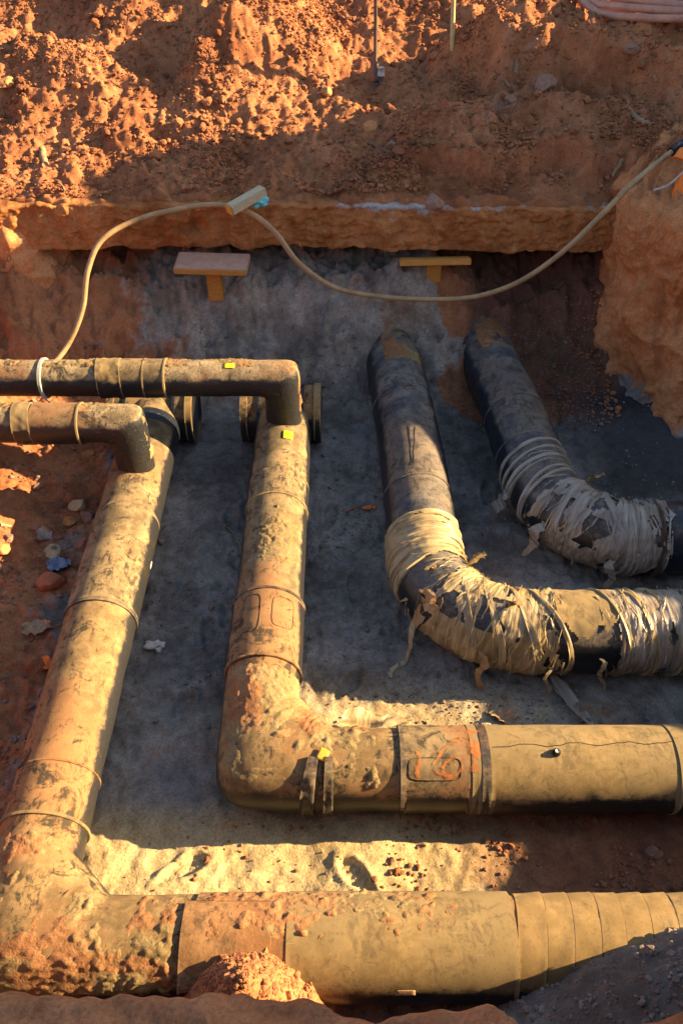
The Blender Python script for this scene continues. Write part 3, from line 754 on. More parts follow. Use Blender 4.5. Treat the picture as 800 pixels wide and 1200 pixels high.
# ------------------------------------------------------------------ PIPE 2
p2 = elbow_path(X2, 6.35, Y2, 7.2, R, ZA, ri=.22)
PIPE2 = empty('insulated_pipe', (X2, Y2, 0), 'second large dusty pipe from the left, muddy elbow and orange spray paint on its run', 'pipe', 'large insulated pipes in the trench')
shell('casing', p2, 0, p2.L, M['pipe'], PIPE2, lambda t, f: .005*fbm(t*2.5, f, 3, 601), caps=True, rim=0, ds=.03, dphi=4)
s_a, s_b = p2.near(317, 690), p2.near(311, 768)
shell('joint_sleeve', p2, s_a, s_b, M['sleeve'], PIPE2, .014, dphi=4, seed=11)
ring(p2, s_a, PIPE2, .02, .020, 'rubber', 'rubber_band'); ring(p2, s_b, PIPE2, .015, .019, 'pipe', 'weld_seam')
ring(p2, p2.near(322, 577), PIPE2, .014, .012, 'jacket', 'weld_seam'); 
shell('joint_sleeve', p2, p2.near(326, 548), p2.near(322, 577), M['sleeve'], PIPE2, .009, dphi=4, seed=12)
def weld_outline(P, parent, px0, py0, px1, py1, off=.012, r=.0022):
    s0, f0 = P.hit(px0, py0); s1, f1 = P.hit(px1, py1); n = 48; pts = []
    for k in range(n+1):
        a_ = 2*math.pi*k/n; c_, s_ = math.cos(a_), math.sin(a_); e = 5; q = (abs(c_)**e + abs(s_)**e)**(-1/e)
        pts.append(((s0+s1)/2 + (s1-s0)/2*c_*q, (f0+f1)/2 + (f1-f0)/2*s_*q))
    return bead('weld_outline', P, pts, r, M['sleeve'], parent, off, 5)
weld_outline(p2, PIPE2, 320, 700, 340, 742, .016); weld_outline(p2, PIPE2, 288, 702, 304, 740, .016)
crust('soil_crust', p2, s_b-.02, p2.near(460, 870), (-100,75), PIPE2, .012, -.12, 3, grey=.7)
shell('outer_jacket', p2, .36, p2.near(326, 548), M['sleeve'], PIPE2, .004, dphi=4, seed=22)
shell('outer_jacket', p2, p2.near(322, 577), s_a, M['sleeve'], PIPE2, .003, dphi=4, seed=23)
crust('soil_crust', p2, p2.near(325, 505), s_a-.1, (-70,50), PIPE2, .008, .10, 4, grey=.8)
q0, q1, q2 = p2.near(470, 860), p2.near(563, 860), p2.near(573, 860)
shell('joint_sleeve', p2, q0, q1-.06, M['sleeve'], PIPE2, .014, dphi=4, seed=13)
shell('joint_sleeve', p2, q1-.06, q1, M['jacket'], PIPE2, .017, dphi=4, seed=14)
shell('rubber_band', p2, q1, q2, M['rubber'], PIPE2, .020, dphi=4)
ring(p2, q0, PIPE2, .025, .018, 'rubber', 'rubber_band')
shell('outer_jacket', p2, q2, p2.near(790, 860), M['jacket'], PIPE2, .016, dphi=3, seed=15)
shell('outer_jacket', p2, p2.near(790, 860), p2.L-.05, M['jacket'], PIPE2, .022, dphi=3, seed=16)
pts = [p2.hit(x, 876 - .02*(x-580) + 1.5*math.sin(x*.11)) for x in range(576, 800, 8)]
bead('weld_seam', p2, pts, .003, M['scratch'], PIPE2, .016, 5)
weld_outline(p2, PIPE2, 478, 888, 542, 914, .017)
# orange spray marks on the sleeve
def spray(P, parent, strokes, r=.013, off=.016):
    for st in strokes:
        pts = [P.hit(x, y) for x, y in st]
        q = smooth_pts([P.pt(s, f, off) for s, f in pts], 8) if len(pts) > 2 else np.array([P.pt(s, f, off) for s, f in pts])
        cen = np.array([P.ev(np.array(s))[0] for s, f in pts]); 
        n = len(q); V = []; F = []; UV = []
        T = np.gradient(q, axis=0)
        for i in range(n):
            cc = cen[min(len(cen)-1, int(round(i/(n-1)*(len(cen)-1))))]
            nn = q[i]-cc; nn /= np.linalg.norm(nn); t_ = T[i]/(np.linalg.norm(T[i])+1e-9); sd = np.cross(nn, t_)
            w_ = r*(.75+.5*random.random())
            for u in (-1, -.5, 0, .5, 1): V.append(q[i] + sd*w_*u*1.5 + nn*.001); UV.append((u, i*.05))
        for i in range(n-1):
            for k in range(4): a_ = i*5+k; F.append((a_, a_+5, a_+6, a_+1))
        mesh_obj('paint_mark', V, F, M['spray'], parent, uv=np.array(UV))
spray(p2, PIPE2, [[(487,882),(492,890),(488,905),(491,912)], [(540,868),(526,874),(513,886),(509,898),(516,906),(530,908),(540,900),(538,890),(526,890),(519,900)], [(518,903),(524,912),(530,904)]], .013, .017)
spray(p2, PIPE2, [[(549,858),(551,872),(554,888),(556,904)], [(556,860),(558,876),(560,890)]], .022, .020)
# bolt on the jacket
s_, f_ = p2.hit(650, 884)
c0 = p2.pt(s_, f_, .016); nn = c0 - p2.ev(np.array(s_))[0]; nn /= np.linalg.norm(nn)
cord('bolt', [c0-nn*.01, c0+nn*.012, c0+nn*.024], [.026,.026,.02], M['black'], PIPE2, 10)
cord('bolt_head', [c0+nn*.02, c0+nn*.034], .013, M['white'], PIPE2, 6)
# amber tape with two black strips hanging down the front
s_, f_ = p2.hit(380, 886); patch('amber_tape', p2, s_, f_, .055, .07, M['amber'], PIPE2, .020, ang=.3, corner=.15)
for x0, w_ in ((365, .05), (384, .04)):
    s_, f_ = p2.hit(x0, 893); shell('tape_strip', p2, s_-w_/2, s_+w_/2, M['rubber'], PIPE2, lambda t, f: .026+.012*fbm(t*20, f*4, 3, 655), (math.degrees(f_)-6, 118), ds=.012, dphi=5)
s_, f_ = p2.hit(337, 510); patch('yellow_sticker', p2, s_, f_, .10, .085, M['yellow'], PIPE2, .014, corner=.1)
tee(-.93, -.19, 6.16, PIPE2)
YB2 = 5.80; b2 = drop_path(-7.5, X2+.02, YB2, .915, .44, .155)
br2 = branch(b2, PIPE2, [(140, 193, 430)], [(112, 140, 430)], [(48, 430)], (268, 429))
ring(b2, b2.near(193, 430), br2, .014, .018, 'jacket', 'weld_seam'); ring(b2, b2.near(168, 430), br2, .012, .016, 'pipe', 'weld_seam')
q = b2.pt(np.array(b2.near(48, 430)), np.array(math.radians(95)), .02)
V, F = ribbon([q+np.array([.004*k*k, -.004*k, -.028*k]) for k in range(7)], [.022,.02,.014], (1,0,0))
mesh_obj('strap_tail', V, F, M['whitestrap'], br2)

# ------------------------------------------------------------------ PIPES 3 and 4, wrapped in torn film
R3, Z3 = .285, .29
def px_path(pp, z): return [at_z(x, y, z) for x, y in pp]
ext = lambda a, b, d: np.array(a) + (np.array(a)-np.array(b))/np.linalg.norm(np.array(a)-np.array(b))*d
g3 = px_path([(464,440),(477,505),(487,570),(494,625),(499,662),(517,697),(553,723),(602,737),(655,740),(800,740)], Z3)
g3 = [ext(g3[0], g3[1], 1.6)] + g3 + [np.array([7.2, g3[-1][1], Z3])]
p3 = curve_path(g3, R3)
PIPE3 = empty('insulated_pipe', (g3[5][0], g3[5][1], 0), 'third large pipe with a wide bend wrapped in sunlit torn plastic film', 'pipe', 'large insulated pipes in the trench')
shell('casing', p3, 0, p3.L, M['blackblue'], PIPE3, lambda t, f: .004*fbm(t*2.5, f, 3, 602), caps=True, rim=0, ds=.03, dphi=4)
g4 = px_path([(580,440),(603,490),(618,535),(637,577),(672,609),(720,628),(770,630),(810,630)], Z3)
g4 = [ext(g4[0], g4[1], 1.6)] + g4 + [np.array([7.2, g4[-1][1], Z3])]
p4 = curve_path(g4, R3)
PIPE4 = empty('insulated_pipe', (g4[4][0], g4[4][1], 0), 'rightmost large pipe, bend wrapped in ragged film and wholly in shadow', 'pipe', 'large insulated pipes in the trench')
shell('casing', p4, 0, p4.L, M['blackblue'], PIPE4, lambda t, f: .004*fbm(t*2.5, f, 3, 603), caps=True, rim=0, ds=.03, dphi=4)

def film(P, parent, s0, s1, mat='film', thr=.35, seed=0, amp=.02, slant=.12, off0=.012, name='plastic_film', phi=(-180,180), edge=.04, wrinkle=1.0, gaps=()):
    def nz(t, f):
        u = t + slant*f*.25 + .03*np.sin(f*2+seed)
        rid = 1-np.abs(fbm(u*13*wrinkle, f*.5, 3, 700+seed))
        return u, rid
    def off(t, f):
        u, rid = nz(t, f)
        return off0 + .55*amp*(rid-.6) + .012*fbm(u*3.5, f*1.2, 3, 720+seed) + .003*fbm(u*50, f*1.2, 2, 730+seed)
    def keep(t, f):
        u, rid = nz(t, f)
        hole = fbm(u*4.2, f*.9, 4, 740+seed) + .30*fbm(u*26, f*1.6, 3, 760+seed)
        for (g0, g1, h0, h1) in gaps:
            hole = hole + 2*((u > g0 + .02*np.sin(f*7)) & (u < g1 + .03*np.sin(f*9+1)) & (f > h0) & (f < h1))
        e = edge*(1+.8*fbm(f*1.6, f*0+seed, 4, 780+seed) + .25*fbm(f*9, f*0+seed, 2, 790+seed))
        return (hole < thr) & (t-s0 > e) & (s1-t > e)
    return shell(name, P, s0, s1, M[mat], parent, off, phi, ds=.007, dphi=1.8, rim=0, keep=keep, wob=0)
def tatters(name, P, parent, s0, s1, n, mat, phi=(-90,120), size=(.05,.22), lift=.02, seed=0, lw=(.003,.010)):
    rg = random.Random(seed); V, F, UV = [], [], []
    for _ in range(n):
        s = rg.uniform(s0, s1); f = math.radians(rg.uniform(*phi)); ln = rg.uniform(*size); w_ = rg.uniform(*lw)
        m = 7; dr = rg.choice((-1,1)); sk = rg.uniform(-.5,.5); lf = rg.uniform(.2,1)*lift; b0 = len(V)
        for i in range(m):
            u = i/(m-1); ff = f + dr*ln*u/R3; ss = s + sk*ln*u + rg.uniform(-.006,.006)
            o = .016 + lf*(u**2) + rg.uniform(0,.008); ww = w_*(1-.75*u)*rg.uniform(.6,1.3)
            V.append(P.pt(ss-ww, ff, o)); V.append(P.pt(ss+ww, ff+.02*rg.uniform(-1,1), o+rg.uniform(-.006,.008)))
            UV += [(ss-ww, ff*.25), (ss+ww, ff*.25)]
        for i in range(m-1): F.append((b0+2*i, b0+2*i+1, b0+2*i+3, b0+2*i+2))
    return mesh_obj(name, V, F, M[mat], parent, True, uv=np.array(UV), kind='stuff')
def loops(P, parent, s0, s1, n, mat, seed=0, w=(.01,.03), slant=.2, name='film_band'):
    rg = random.Random(seed)
    for i in range(n):
        s = s0 + (s1-s0)*(i+.5+rg.uniform(-.3,.3))/n; ww = rg.uniform(*w)
        shell(name, P, s-ww, s+ww, M[mat], parent, (lambda sd: lambda t, f: .018 + .010*fbm(t*30, f*1.5, 3, 800+sd) + .006*np.sin(f*2+sd))(i+seed),
              (-150, 150), ds=.01, dphi=3, rim=.004, skew=rg.uniform(.3,1)*slant, keep=(lambda sd: lambda t, f: fbm(t*12, f*1.3, 3, 830+sd) < .9)(i+seed))
def hanging(P, parent, px, py, drop, width, mat, name='film_strip', push=.05, seed=0, drift=(0,0)):
    """a torn strip that leaves the film at a pixel and hangs down to the ground"""
    random.seed(seed); s, f = P.hit(px, py); a = P.pt(np.array(s), np.array(f), .02); c = P.ev(np.array(s))[0]; nn = a-c; nn /= np.linalg.norm(nn)
    pts = []
    for k in range(14):
        u = k/13; q = a + nn*push*math.sin(min(1, u*2)*math.pi/2) + np.array([drift[0]*u*u + .02*math.sin(u*9+seed), drift[1]*u, -drop*u*(.4+.6*u)])
        q[2] = max(q[2], float(floor_h(q[0], q[1]))+.012); pts.append(q)
    side = np.cross(nn, (0,0,1)); side /= np.linalg.norm(side)
    V, F = ribbon(pts, width, side); return mesh_obj(name, V, F, M[mat], parent, uv=np.array([(i*.01, .1*i) for i in range(len(V))]))

# pipe 3
n3 = lambda x, y: p3.near(x, y)
loops(p3, PIPE3, n3(492,600), n3(497,655), 6, 'film', 1, (.010,.03), .05)
film(p3, PIPE3, n3(492,598), n3(499,662), 'film', .75, 1, .012, .05)
sA = n3(517,695)
film(p3, PIPE3, sA-.08, n3(662,725), 'film', .62, 2, .016, .30, edge=.05, gaps=((n3(562,712), n3(596,722), .05, .85), (n3(535,700), n3(548,708), .3, .9)))
loops(p3, PIPE3, sA, n3(662,725), 4, 'film', 61, (.012,.035), .22)
shell('smooth_film', p3, n3(650,725), n3(722,725), M['jacket'], PIPE3, lambda t, f: .014+.006*fbm(t*6, f*2, 3, 850), (-120, 62), ds=.012, dphi=3,
      keep=lambda t, f: (f < .62 + .5*fbm(t*5, f*0, 3, 851)) , rim=.003)
film(p3, PIPE3, n3(712,725), n3(815,725), 'film_grey', .7, 3, .014, .1, edge=.05)
loops(p3, PIPE3, n3(705,725), n3(800,725), 3, 'film', 65, (.012,.03), .12)
film(p3, PIPE3, n3(800,725), p3.L-.5, 'film_grey', .7, 4, .014, .1)
tatters('film_tatter', p3, PIPE3, n3(500,665), n3(660,725), 90, 'film', (-80,120), (.08,.32), .022, 11)
tatters('film_tatter', p3, PIPE3, n3(700,725), n3(800,725), 40, 'film', (-60,125), (.08,.3), .02, 12)
tatters('film_tatter', p3, PIPE3, n3(492,600), n3(499,655), 18, 'film', (-90,110), (.05,.2), .02, 13)
# bare seam slits in the shaded upper length
for x0, x1, y0, y1 in ((479,482,498,545), (486,484,500,542)):
    pts = [p3.hit(x0+(x1-x0)*k/8, y0+(y1-y0)*k/8) for k in range(9)]; bead('seam_slit', p3, pts, .0025, M['scratch'], PIPE3, .003, 5)
for y in (452, 556): ring(p3, n3(468 if y < 500 else 484, y), PIPE3, .012, .006, 'blackblue', 'weld_seam')
s, f = p3.hit(506, 700)                                        # big rust-stained rag of film
hanging(p3, PIPE3, 508, 694, .40, [.04,.13,.16,.11,.07,.05], 'film_rust', 'film_rag', .07, 3, (-.10,-.05))
hanging(p3, PIPE3, 490, 728, .62, [.04,.05,.035,.03,.05], 'film', 'film_strip', .06, 4, (-.16,-.26))
hanging(p3, PIPE3, 568, 762, .34, [.05,.06,.04,.05], 'film_rust', 'film_strip', .04, 5, (0,-.05))
hanging(p3, PIPE3, 705, 770, .30, [.03,.035,.02], 'film', 'film_strip', .03, 6, (.05,-.04))
hanging(p3, PIPE3, 640, 778, .25, [.02,.03,.02], 'film', 'film_strip', .03, 7, (.02,-.05))
def upright_scrap(P, parent, px, py, h, wdt, mat, seed=0):
    random.seed(seed); s, f = P.hit(px, py); a = P.pt(np.array(s), np.array(f), .01)
    V, F = ribbon([a + np.array([.02*k, .006*k*(-1)**k, h*k/5]) for k in range(6)], wdt, (.8,.2,.1)); mesh_obj('film_scrap', V, F, M[mat], parent, uv=np.array([(i*.01, .1*i) for i in range(len(V))]))
upright_scrap(p3, PIPE3, 556, 657, .13, [.12,.15,.12,.06], 'film', 2); upright_scrap(p3, PIPE3, 590, 712, .05, [.06,.08,.05], 'film_rust', 4)
upright_scrap(p3, PIPE3, 494, 667, .03, [.03,.06,.04], 'film_rust', 5)

# pipe 4
n4 = lambda x, y: p4.near(x, y)
loops(p4, PIPE4, n4(612,520), n4(634,578), 6, 'film_grey', 21, (.007,.018), .09)
film(p4, PIPE4, n4(636,580), n4(775,615), 'film_grey', .40, 22, .018, .22, edge=.03, gaps=((n4(690,620), n4(712,626), .5, 1.3),))
loops(p4, PIPE4, n4(645,585), n4(768,615), 4, 'film_grey', 71, (.012,.035), .18)
shell('bare_section', p4, n4(772,615), p4.L-.1, M['black'], PIPE4, .006, dphi=4, ds=.1)
shell('wrap_edge', p4, n4(770,615), n4(775,615), M['film_grey'], PIPE4, .024, dphi=3, ds=.01)
tatters('film_tatter', p4, PIPE4, n4(636,580), n4(770,615), 80, 'film_grey', (-80,125), (.08,.3), .022, 31)
tatters('film_tatter', p4, PIPE4, n4(612,520), n4(630,570), 12, 'film_grey', (-80,110), (.05,.2), .02, 32)
hanging(p4, PIPE4, 636, 612, .32, [.05,.12,.10,.04], 'film_grey', 'film_rag', .06, 33, (-.05,-.04))
hanging(p4, PIPE4, 718, 655, .28, [.05,.07,.05,.03], 'film_grey', 'film_strip', .04, 34, (.02,-.05))
hanging(p4, PIPE4, 597, 578, .20, [.10,.14,.12], 'film_grey', 'film_rag', .05, 35, (-.04,-.02))
upright_scrap(p4, PIPE4, 690, 560, .10, [.12,.15,.10], 'film_rust', 36)
for y in (468, 512): ring(p4, n4(592 if y < 500 else 609, y), PIPE4, .012, .006, 'blackblue', 'weld_seam')
# soil fallen on the buried ends
crust('soil_crust', p3, .9, n3(464,425), (-65,45), PIPE3, .022, .0, 7, grey=.35)
crust('soil_crust', p4, .9, n4(577,420), (-65,45), PIPE4, .028, .0, 8, grey=-.1)

# ------------------------------------------------------------------ ground lookup for small things
def ray_ground(px, py, h):
    d = ray(px, py); lo = None
    t = np.linspace(2.0, 22, 4000); P = CAM[None] + d[None]*t[:,None]
    z = h(P[:,0], P[:,1]); k = np.argmax(P[:,2] < z)
    return P[k]
def gfloor(px, py): return ray_ground(px, py, floor_h)
def gbank(px, py): return ray_ground(px, py, bank_full)

# ------------------------------------------------------------------ clods: loose crumbs nobody could count
def ico(sub):
    import bmesh
    bm = bmesh.new(); bmesh.ops.create_icosphere(bm, subdivisions=sub, radius=1)
    V = np.array([v.co[:] for v in bm.verts]); F = np.array([[v.index for v in f.verts] for f in bm.faces]); bm.free(); return V, F
ICO1, ICO2, ICO3 = ico(1), ico(2), ico(3)
def variants(base, n, seed, amp=.28):
    rg = np.random.default_rng(seed); out = []
    for i in range(n):
        V = base[0].copy(); d = rg.normal(size=(7,3)); d /= np.linalg.norm(d, axis=1, keepdims=True)
        for k in range(7):                                       # chop flats
            h = rg.uniform(.55,.9); dd = V@d[k]; V = V - np.outer(np.maximum(0, dd-h), d[k])
        V = V*(1+amp*.4*rg.normal(size=(len(V),1))) * rg.uniform(.7,1.2,3); out.append(V)
    return out
VAR1, VAR2 = variants(ICO1, 14, 1), variants(ICO2, 14, 2, .16)
def clods(name, xy, h, size, base=ICO1, var=VAR1, sink=.25, grey=None, seed=0, zoff=0.0):
    rg = np.random.default_rng(seed); n = len(xy); nv = len(base[0])
    z = h(xy[:,0], xy[:,1]); vi = rg.integers(0, len(var), n); Vs = np.array(var)[vi]
    an = rg.uniform(0, 2*np.pi, (n,3)); c, s = np.cos(an), np.sin(an)
    Rz = np.zeros((n,3,3)); Rz[:,0,0]=c[:,0]; Rz[:,0,1]=-s[:,0]; Rz[:,1,0]=s[:,0]; Rz[:,1,1]=c[:,0]; Rz[:,2,2]=1
    Rx = np.zeros((n,3,3)); Rx[:,0,0]=1; Rx[:,1,1]=c[:,1]; Rx[:,1,2]=-s[:,1]; Rx[:,2,1]=s[:,1]; Rx[:,2,2]=c[:,1]
    V = np.einsum('nij,nvj->nvi', Rz@Rx, Vs)*size[:,None,None]
    V[...,2] *= .8
    V += np.stack([xy[:,0], xy[:,1], z + size*(.8-2*sink) + zoff], 1)[:,None]
    F = (base[1][None] + (np.arange(n)*nv)[:,None,None]).reshape(-1,3)
    g = np.full(n, .1) if grey is None else np.clip(grey, 0, 1)
    return mesh_obj(name, V.reshape(-1,3), F, M['clod'], None, False, {'tint': np.repeat(rg.uniform(0,.6,n)**1.5, nv), 'grey': np.repeat(g, nv)}, kind='stuff')
def powsize(n, a, b, k=2.2, seed=0):
    u = np.random.default_rng(seed).uniform(0, 1, n); return a*(1-u*(1-(a/b)**k))**(-1/k)
def sample(n, x0, x1, y0, y1, seed, mask=None):
    rg = np.random.default_rng(seed); out = np.zeros((0,2))
    while len(out) < n:
        q = np.stack([rg.uniform(x0,x1,n), rg.uniform(y0,y1,n)], 1)
        if mask is not None: q = q[rg.uniform(0,1,len(q)) < mask(q[:,0], q[:,1])]
        out = np.vstack([out, q])
    return out[:n]
clump = lambda sd: (lambda x, y: .12 + .9*sst(-.1, .6, fbm(x*1.1, y*1.1, 3, sd)))
clods('bank_crumbs', sample(48000, -4.8, 4.9, 7.75, 12.2, 1, clump(900)), bank_full, powsize(48000, .007, .032, 1.8, 1), seed=1, grey=np.random.default_rng(1).uniform(0,.3,48000))
clods('bank_clods', sample(900, -4.8, 4.9, 7.9, 12.2, 2, clump(901)), bank_full, powsize(900, .025, .075, 2.5, 2), ICO2, VAR2, seed=2, grey=np.random.default_rng(2).uniform(0,.3,900))
qf = sample(2600, -3.6, -1.9, 1.5, 7.0, 3, clump(902)); clods('ground_crumbs', qf, floor_h, powsize(2600, .008, .04, 2.2, 3), seed=3, grey=np.random.default_rng(3).uniform(0,.6,2600))
qf = sample(2600, .55, 3.2, .6, 1.75, 4, lambda x, y: sst(1.9, 1.2, y)); clods('rubble_crumbs', qf, floor_h, powsize(2600, .008, .035, 2.2, 4), seed=4, grey=np.random.default_rng(4).uniform(.3,1,2600))
qf = sample(1500, -1.0, -.05, .95, 1.42, 5, lambda x, y: gauss(x, y, -.46, 1.17, .30, .25)); clods('pile_crumbs', qf, floor_h, powsize(1500, .006, .028, 2.3, 5), seed=5, grey=np.full(1500, .05))
qf = sample(900, -1.3, 2.6, 1.72, 2.35, 6, lambda x, y: .06 + sst(.0, .9, x)*sst(-.2,.4,fbm(x*2,y*2,3,903))); clods('trench_crumbs', qf, floor_h, powsize(900, .006, .032, 2.0, 6), seed=6, grey=np.random.default_rng(6).uniform(.1,.4,900))
qf = sample(6000, -1.5, 3.0, 2.8, 7.3, 7, clump(904)); clods('sand_crumbs', qf, floor_h, powsize(6000, .005, .028, 2.2, 7), seed=7, grey=np.random.default_rng(7).uniform(.3,1,6000))
qf = sample(1200, 1.0, 2.7, 6.2, 7.6, 8); clods('hollow_crumbs', qf, floor_h, powsize(1200, .008, .04, 2.2, 8), seed=8, grey=np.full(1200, .1))

# ------------------------------------------------------------------ single stones
def stone(px, py, rpx, mat, label, h=gfloor, group=None, flat=.75, seed=0, sink=.3):
    p = h(px, py); zc = np.dot(p-CAM, [0, cp_, -sp_]); r = rpx*zc/FPX
    rg = np.random.default_rng(seed+50); V = ICO3[0].copy(); d = rg.normal(size=(11,3)); d /= np.linalg.norm(d, axis=1, keepdims=True)
    for k in range(11):
        hh = rg.uniform(.5,.85); dd = V@d[k]; V = V - np.outer(np.maximum(0, dd-hh)*.92, d[k])
    V = V*(1+.03*rg.normal(size=(len(V),1)))*np.array([1.1, .9, flat])/.85
    a_ = rg.uniform(0, 6.28); V = V@np.array([[math.cos(a_), -math.sin(a_), 0],[math.sin(a_), math.cos(a_), 0],[0,0,1]])*r
    c = p + np.array([0,0,r*flat*(1-2*sink)])
    o = mesh_obj('stone', V + c, ICO3[1], M[mat], None, False, loc=c); return tag(o, label, 'stone', group)
GS = 'stones lying on the left ground'
stone(63, 686, 15, 'brick', 'brick-red angular stone, biggest on the left ground, beside the pipe', group=GS, seed=1)
stone(92, 593, 10, 'ochrestone', 'pale ochre flat stone, upper one of the cluster left of the leftmost pipe', group=GS, seed=2, flat=.5)
stone(83, 614, 9, 'orangestone', 'bright orange stone just below the pale ochre one left of the pipe', group=GS, seed=3)
stone(103, 607, 9, 'brownstone', 'dark brown stone touching the left side of the pipe by the ochre stone', group=GS, seed=4)
stone(102, 638, 12, 'brownstone', 'big brown stone half under the pipe, above the blue plastic', group=GS, seed=5, sink=.4)
stone(63, 648, 10, 'ochrestone', 'broad olive-brown flat stone above the blue plastic scrap', group=GS, seed=6, flat=.45)
stone(4, 645, 10, 'orangestone', 'orange-brown stone cut by the left edge of the photo', group=GS, seed=7)
stone(43, 620, 5, 'brownstone', 'small reddish stone left of the crumpled pale scrap', group=GS, seed=8)
stone(104, 533, 7, 'orangestone', 'small orange stone below the front branch pipe', group=GS, seed=9)
stone(45, 570, 6, 'brownstone', 'little flat brown stone beside the patch of sunlit ground', group=GS, seed=10, flat=.5)
stone(11, 632, 6, 'brownstone', 'small dark stone above the orange-brown one at the left edge', group=GS, seed=21)
stone(765, 999, 9, 'brownstone', 'brown stone on the shaded floor at right between the two front runs', seed=11)
GB = 'stones on the spoil bank'
stone(432, 152, 9, 'orangestone', 'round orange stone at the edge of the sunlight on the spoil bank', gbank, GB, seed=12)
stone(638, 103, 13, 'brownstone', 'largest brown stone on the face of the shaded right terrace', gbank, GB, seed=13)
stone(596, 120, 8, 'brownstone', 'middle-sized stone down left of the largest terrace stone', gbank, GB, seed=14)
stone(742, 60, 9, 'brownstone', 'rounded stone under the terrace edge below the pink hose coil', gbank, GB, seed=15)
stone(508, 242, 12, 'brownstone', 'lump of stone just above the road edge, right of its centre', gbank, GB, seed=16)
stone(458, 172, 7, 'brownstone', 'small grey-brown stone below right of the round orange stone', gbank, GB, seed=17)
stone(8, 100, 9, 'orangestone', 'sunlit orange stone near the left edge of the spoil bank', gbank, GB, seed=18)
stone(382, 109, 7, 'orangestone', 'sunlit small stone on the slope left of the steel rod', gbank, GB, seed=19)
stone(20, 262, 0.1, 'brick', 'x', gbank, GB) if False else None

# ------------------------------------------------------------------ timber
def box(name, c, ax, ay, az, size, mat, parent, bev=.006):
    """bevelled box with the axes given"""
    import bmesh
    bm = bmesh.new(); bmesh.ops.create_cube(bm, size=1)
    bmesh.ops.scale(bm, vec=size, verts=bm.verts)
    bmesh.ops.bevel(bm, geom=bm.edges[:], offset=bev, segments=2, affect='EDGES')
    A = np.stack([np.array(a, float)/np.linalg.norm(a) for a in (ax, ay, az)], 1)
    V = np.array([v.co[:] for v in bm.verts])@A.T + np.array(c); F = [[v.index for v in f.verts] for f in bm.faces]; bm.free()
    return mesh_obj(name, V, F, mat, parent, False)
def prop(px, py, Y, wdt, dep, tilt, roll, post_drop, label):
    c = at_y(px, py, Y); o = empty('timber_prop', c - np.array([0,0,post_drop]), label, 'timber prop', 'timber props under the road crust')
    ax = np.array([1, 0, -roll]); ay = np.array([.03, 1, tilt]); az = np.cross(ax, ay)
    box('plank', c, ax, ay, az, (wdt, dep, .06), M['wood_dust'] if tilt > -.2 else M['wood'], o)
    box('plank_edge', c - ay/np.linalg.norm(ay)*(dep/2+.003), ax, ay, az, (wdt-.012, .012, .05), M['wood'], o, .003)
    box('post', c + np.array([.0, .02, -.03-post_drop/2]), (1,0,0), (0,1,0), (0,0,1), (.145, .10, post_drop), M['wood'], o)
prop(249, 309, 7.36, .70, .33, .02, .03, .36, 'left timber prop, wide dusty plank on a short post under the road edge')
prop(509, 306, 7.50, .70, .22, -.36, -.02, .30, 'right timber prop, thin plank tight under the road edge')
a_, b_ = gbank(275, 249), gbank(306, 224)
a_ = at_z(269, 246, 1.74); b_ = at_z(309, 223, 1.82)
c = (a_+b_)/2; ax = (b_-a_)
blk = empty('timber_block', c, 'pale offcut of squared timber with an orange sawn end lying on the road edge', 'timber')
ay = np.cross((0,0,1), ax); az = np.cross(ax, ay); L_ = np.linalg.norm(ax)
box('beam', c, ax, ay, az, (L_, .105, .085), M['wood_pale'], blk, .008)
box('sawn_end', a_ - ax/L_*.004, ax, ay, az, (.01, .101, .081), M['wood'], blk, .002)
# ------------------------------------------------------------------ small litter
def crumple(name, c, r, mat, label, cat, seed=0, squash=.6, stretch=(1,1), parent=None):
    rg = np.random.default_rng(seed+80); V = ICO3[0].copy(); d = rg.normal(size=(16,3)); d /= np.linalg.norm(d, axis=1, keepdims=True)
    f = np.ones(len(V))
    for k in range(16): f += .22*np.sin((V@d[k])*rg.uniform(3,8)+rg.uniform(0,6))/2
    V = V*f[:,None]*np.array([stretch[0], stretch[1], squash])*r
    c = np.array(c) + np.array([0,0,r*squash*.6]); return tag(mesh_obj(name, V+c, ICO3[1], M[mat], None, True, loc=c), label, cat)
def sheet(name, p, lx, ly, mat, label, cat, seed=0, rot=0.0, curl=.35):
    """a torn scrap: an irregular folded sheet lying on the ground"""
    n, m = 17, 11; u = np.linspace(-1,1,n)[:,None]+0*np.zeros(m)[None]; v = np.linspace(-1,1,m)[None]+0*np.zeros(n)[:,None]
    ed = 1 + .45*perlin(u*1.6+seed, v*0+.5, 130+seed) + .25*perlin(u*5+seed, v*0+.5, 131+seed)
    x = u*lx/2*(1+.25*perlin(v*2.2, u*0+.3+seed, 132)); y = v*ly/2*(1-.45*u*u)*ed
    fold = np.abs(u*math.cos(seed*1.7) + v*math.sin(seed*1.7) + .2*perlin(u*2, v*2, 133+seed))
    z = curl*min(lx,ly)*(.75*fold + .35*fbm(u*1.5+seed, v*1.5, 3, 134)) + .012
    z = np.maximum(z, .004)
    c, s = math.cos(rot), math.sin(rot); V = np.stack([c*x-s*y, s*x+c*y, z], -1).reshape(-1,3) + p
    o = mesh_obj(name, V, grid_faces(n, m), M[mat], None, True, uv=np.stack([u.ravel()*.1, v.ravel()*.1], 1), loc=p)
    return tag(o, label, cat)
def twig(name, pts, r, mat, label, cat='stick', h=None, lift=.01):
    q = np.array([(h or gbank)(x, y) + np.array([0,0,lift]) for x, y in pts]); q = smooth_pts(q, 6) if len(q) > 2 else np.linspace(q[0], q[1], 8)
    q = q + np.random.default_rng(len(label)).normal(size=q.shape)*r*.12
    return tag(cord(name, q, r, M[mat], None, 7, loc=q[0]), label, cat)
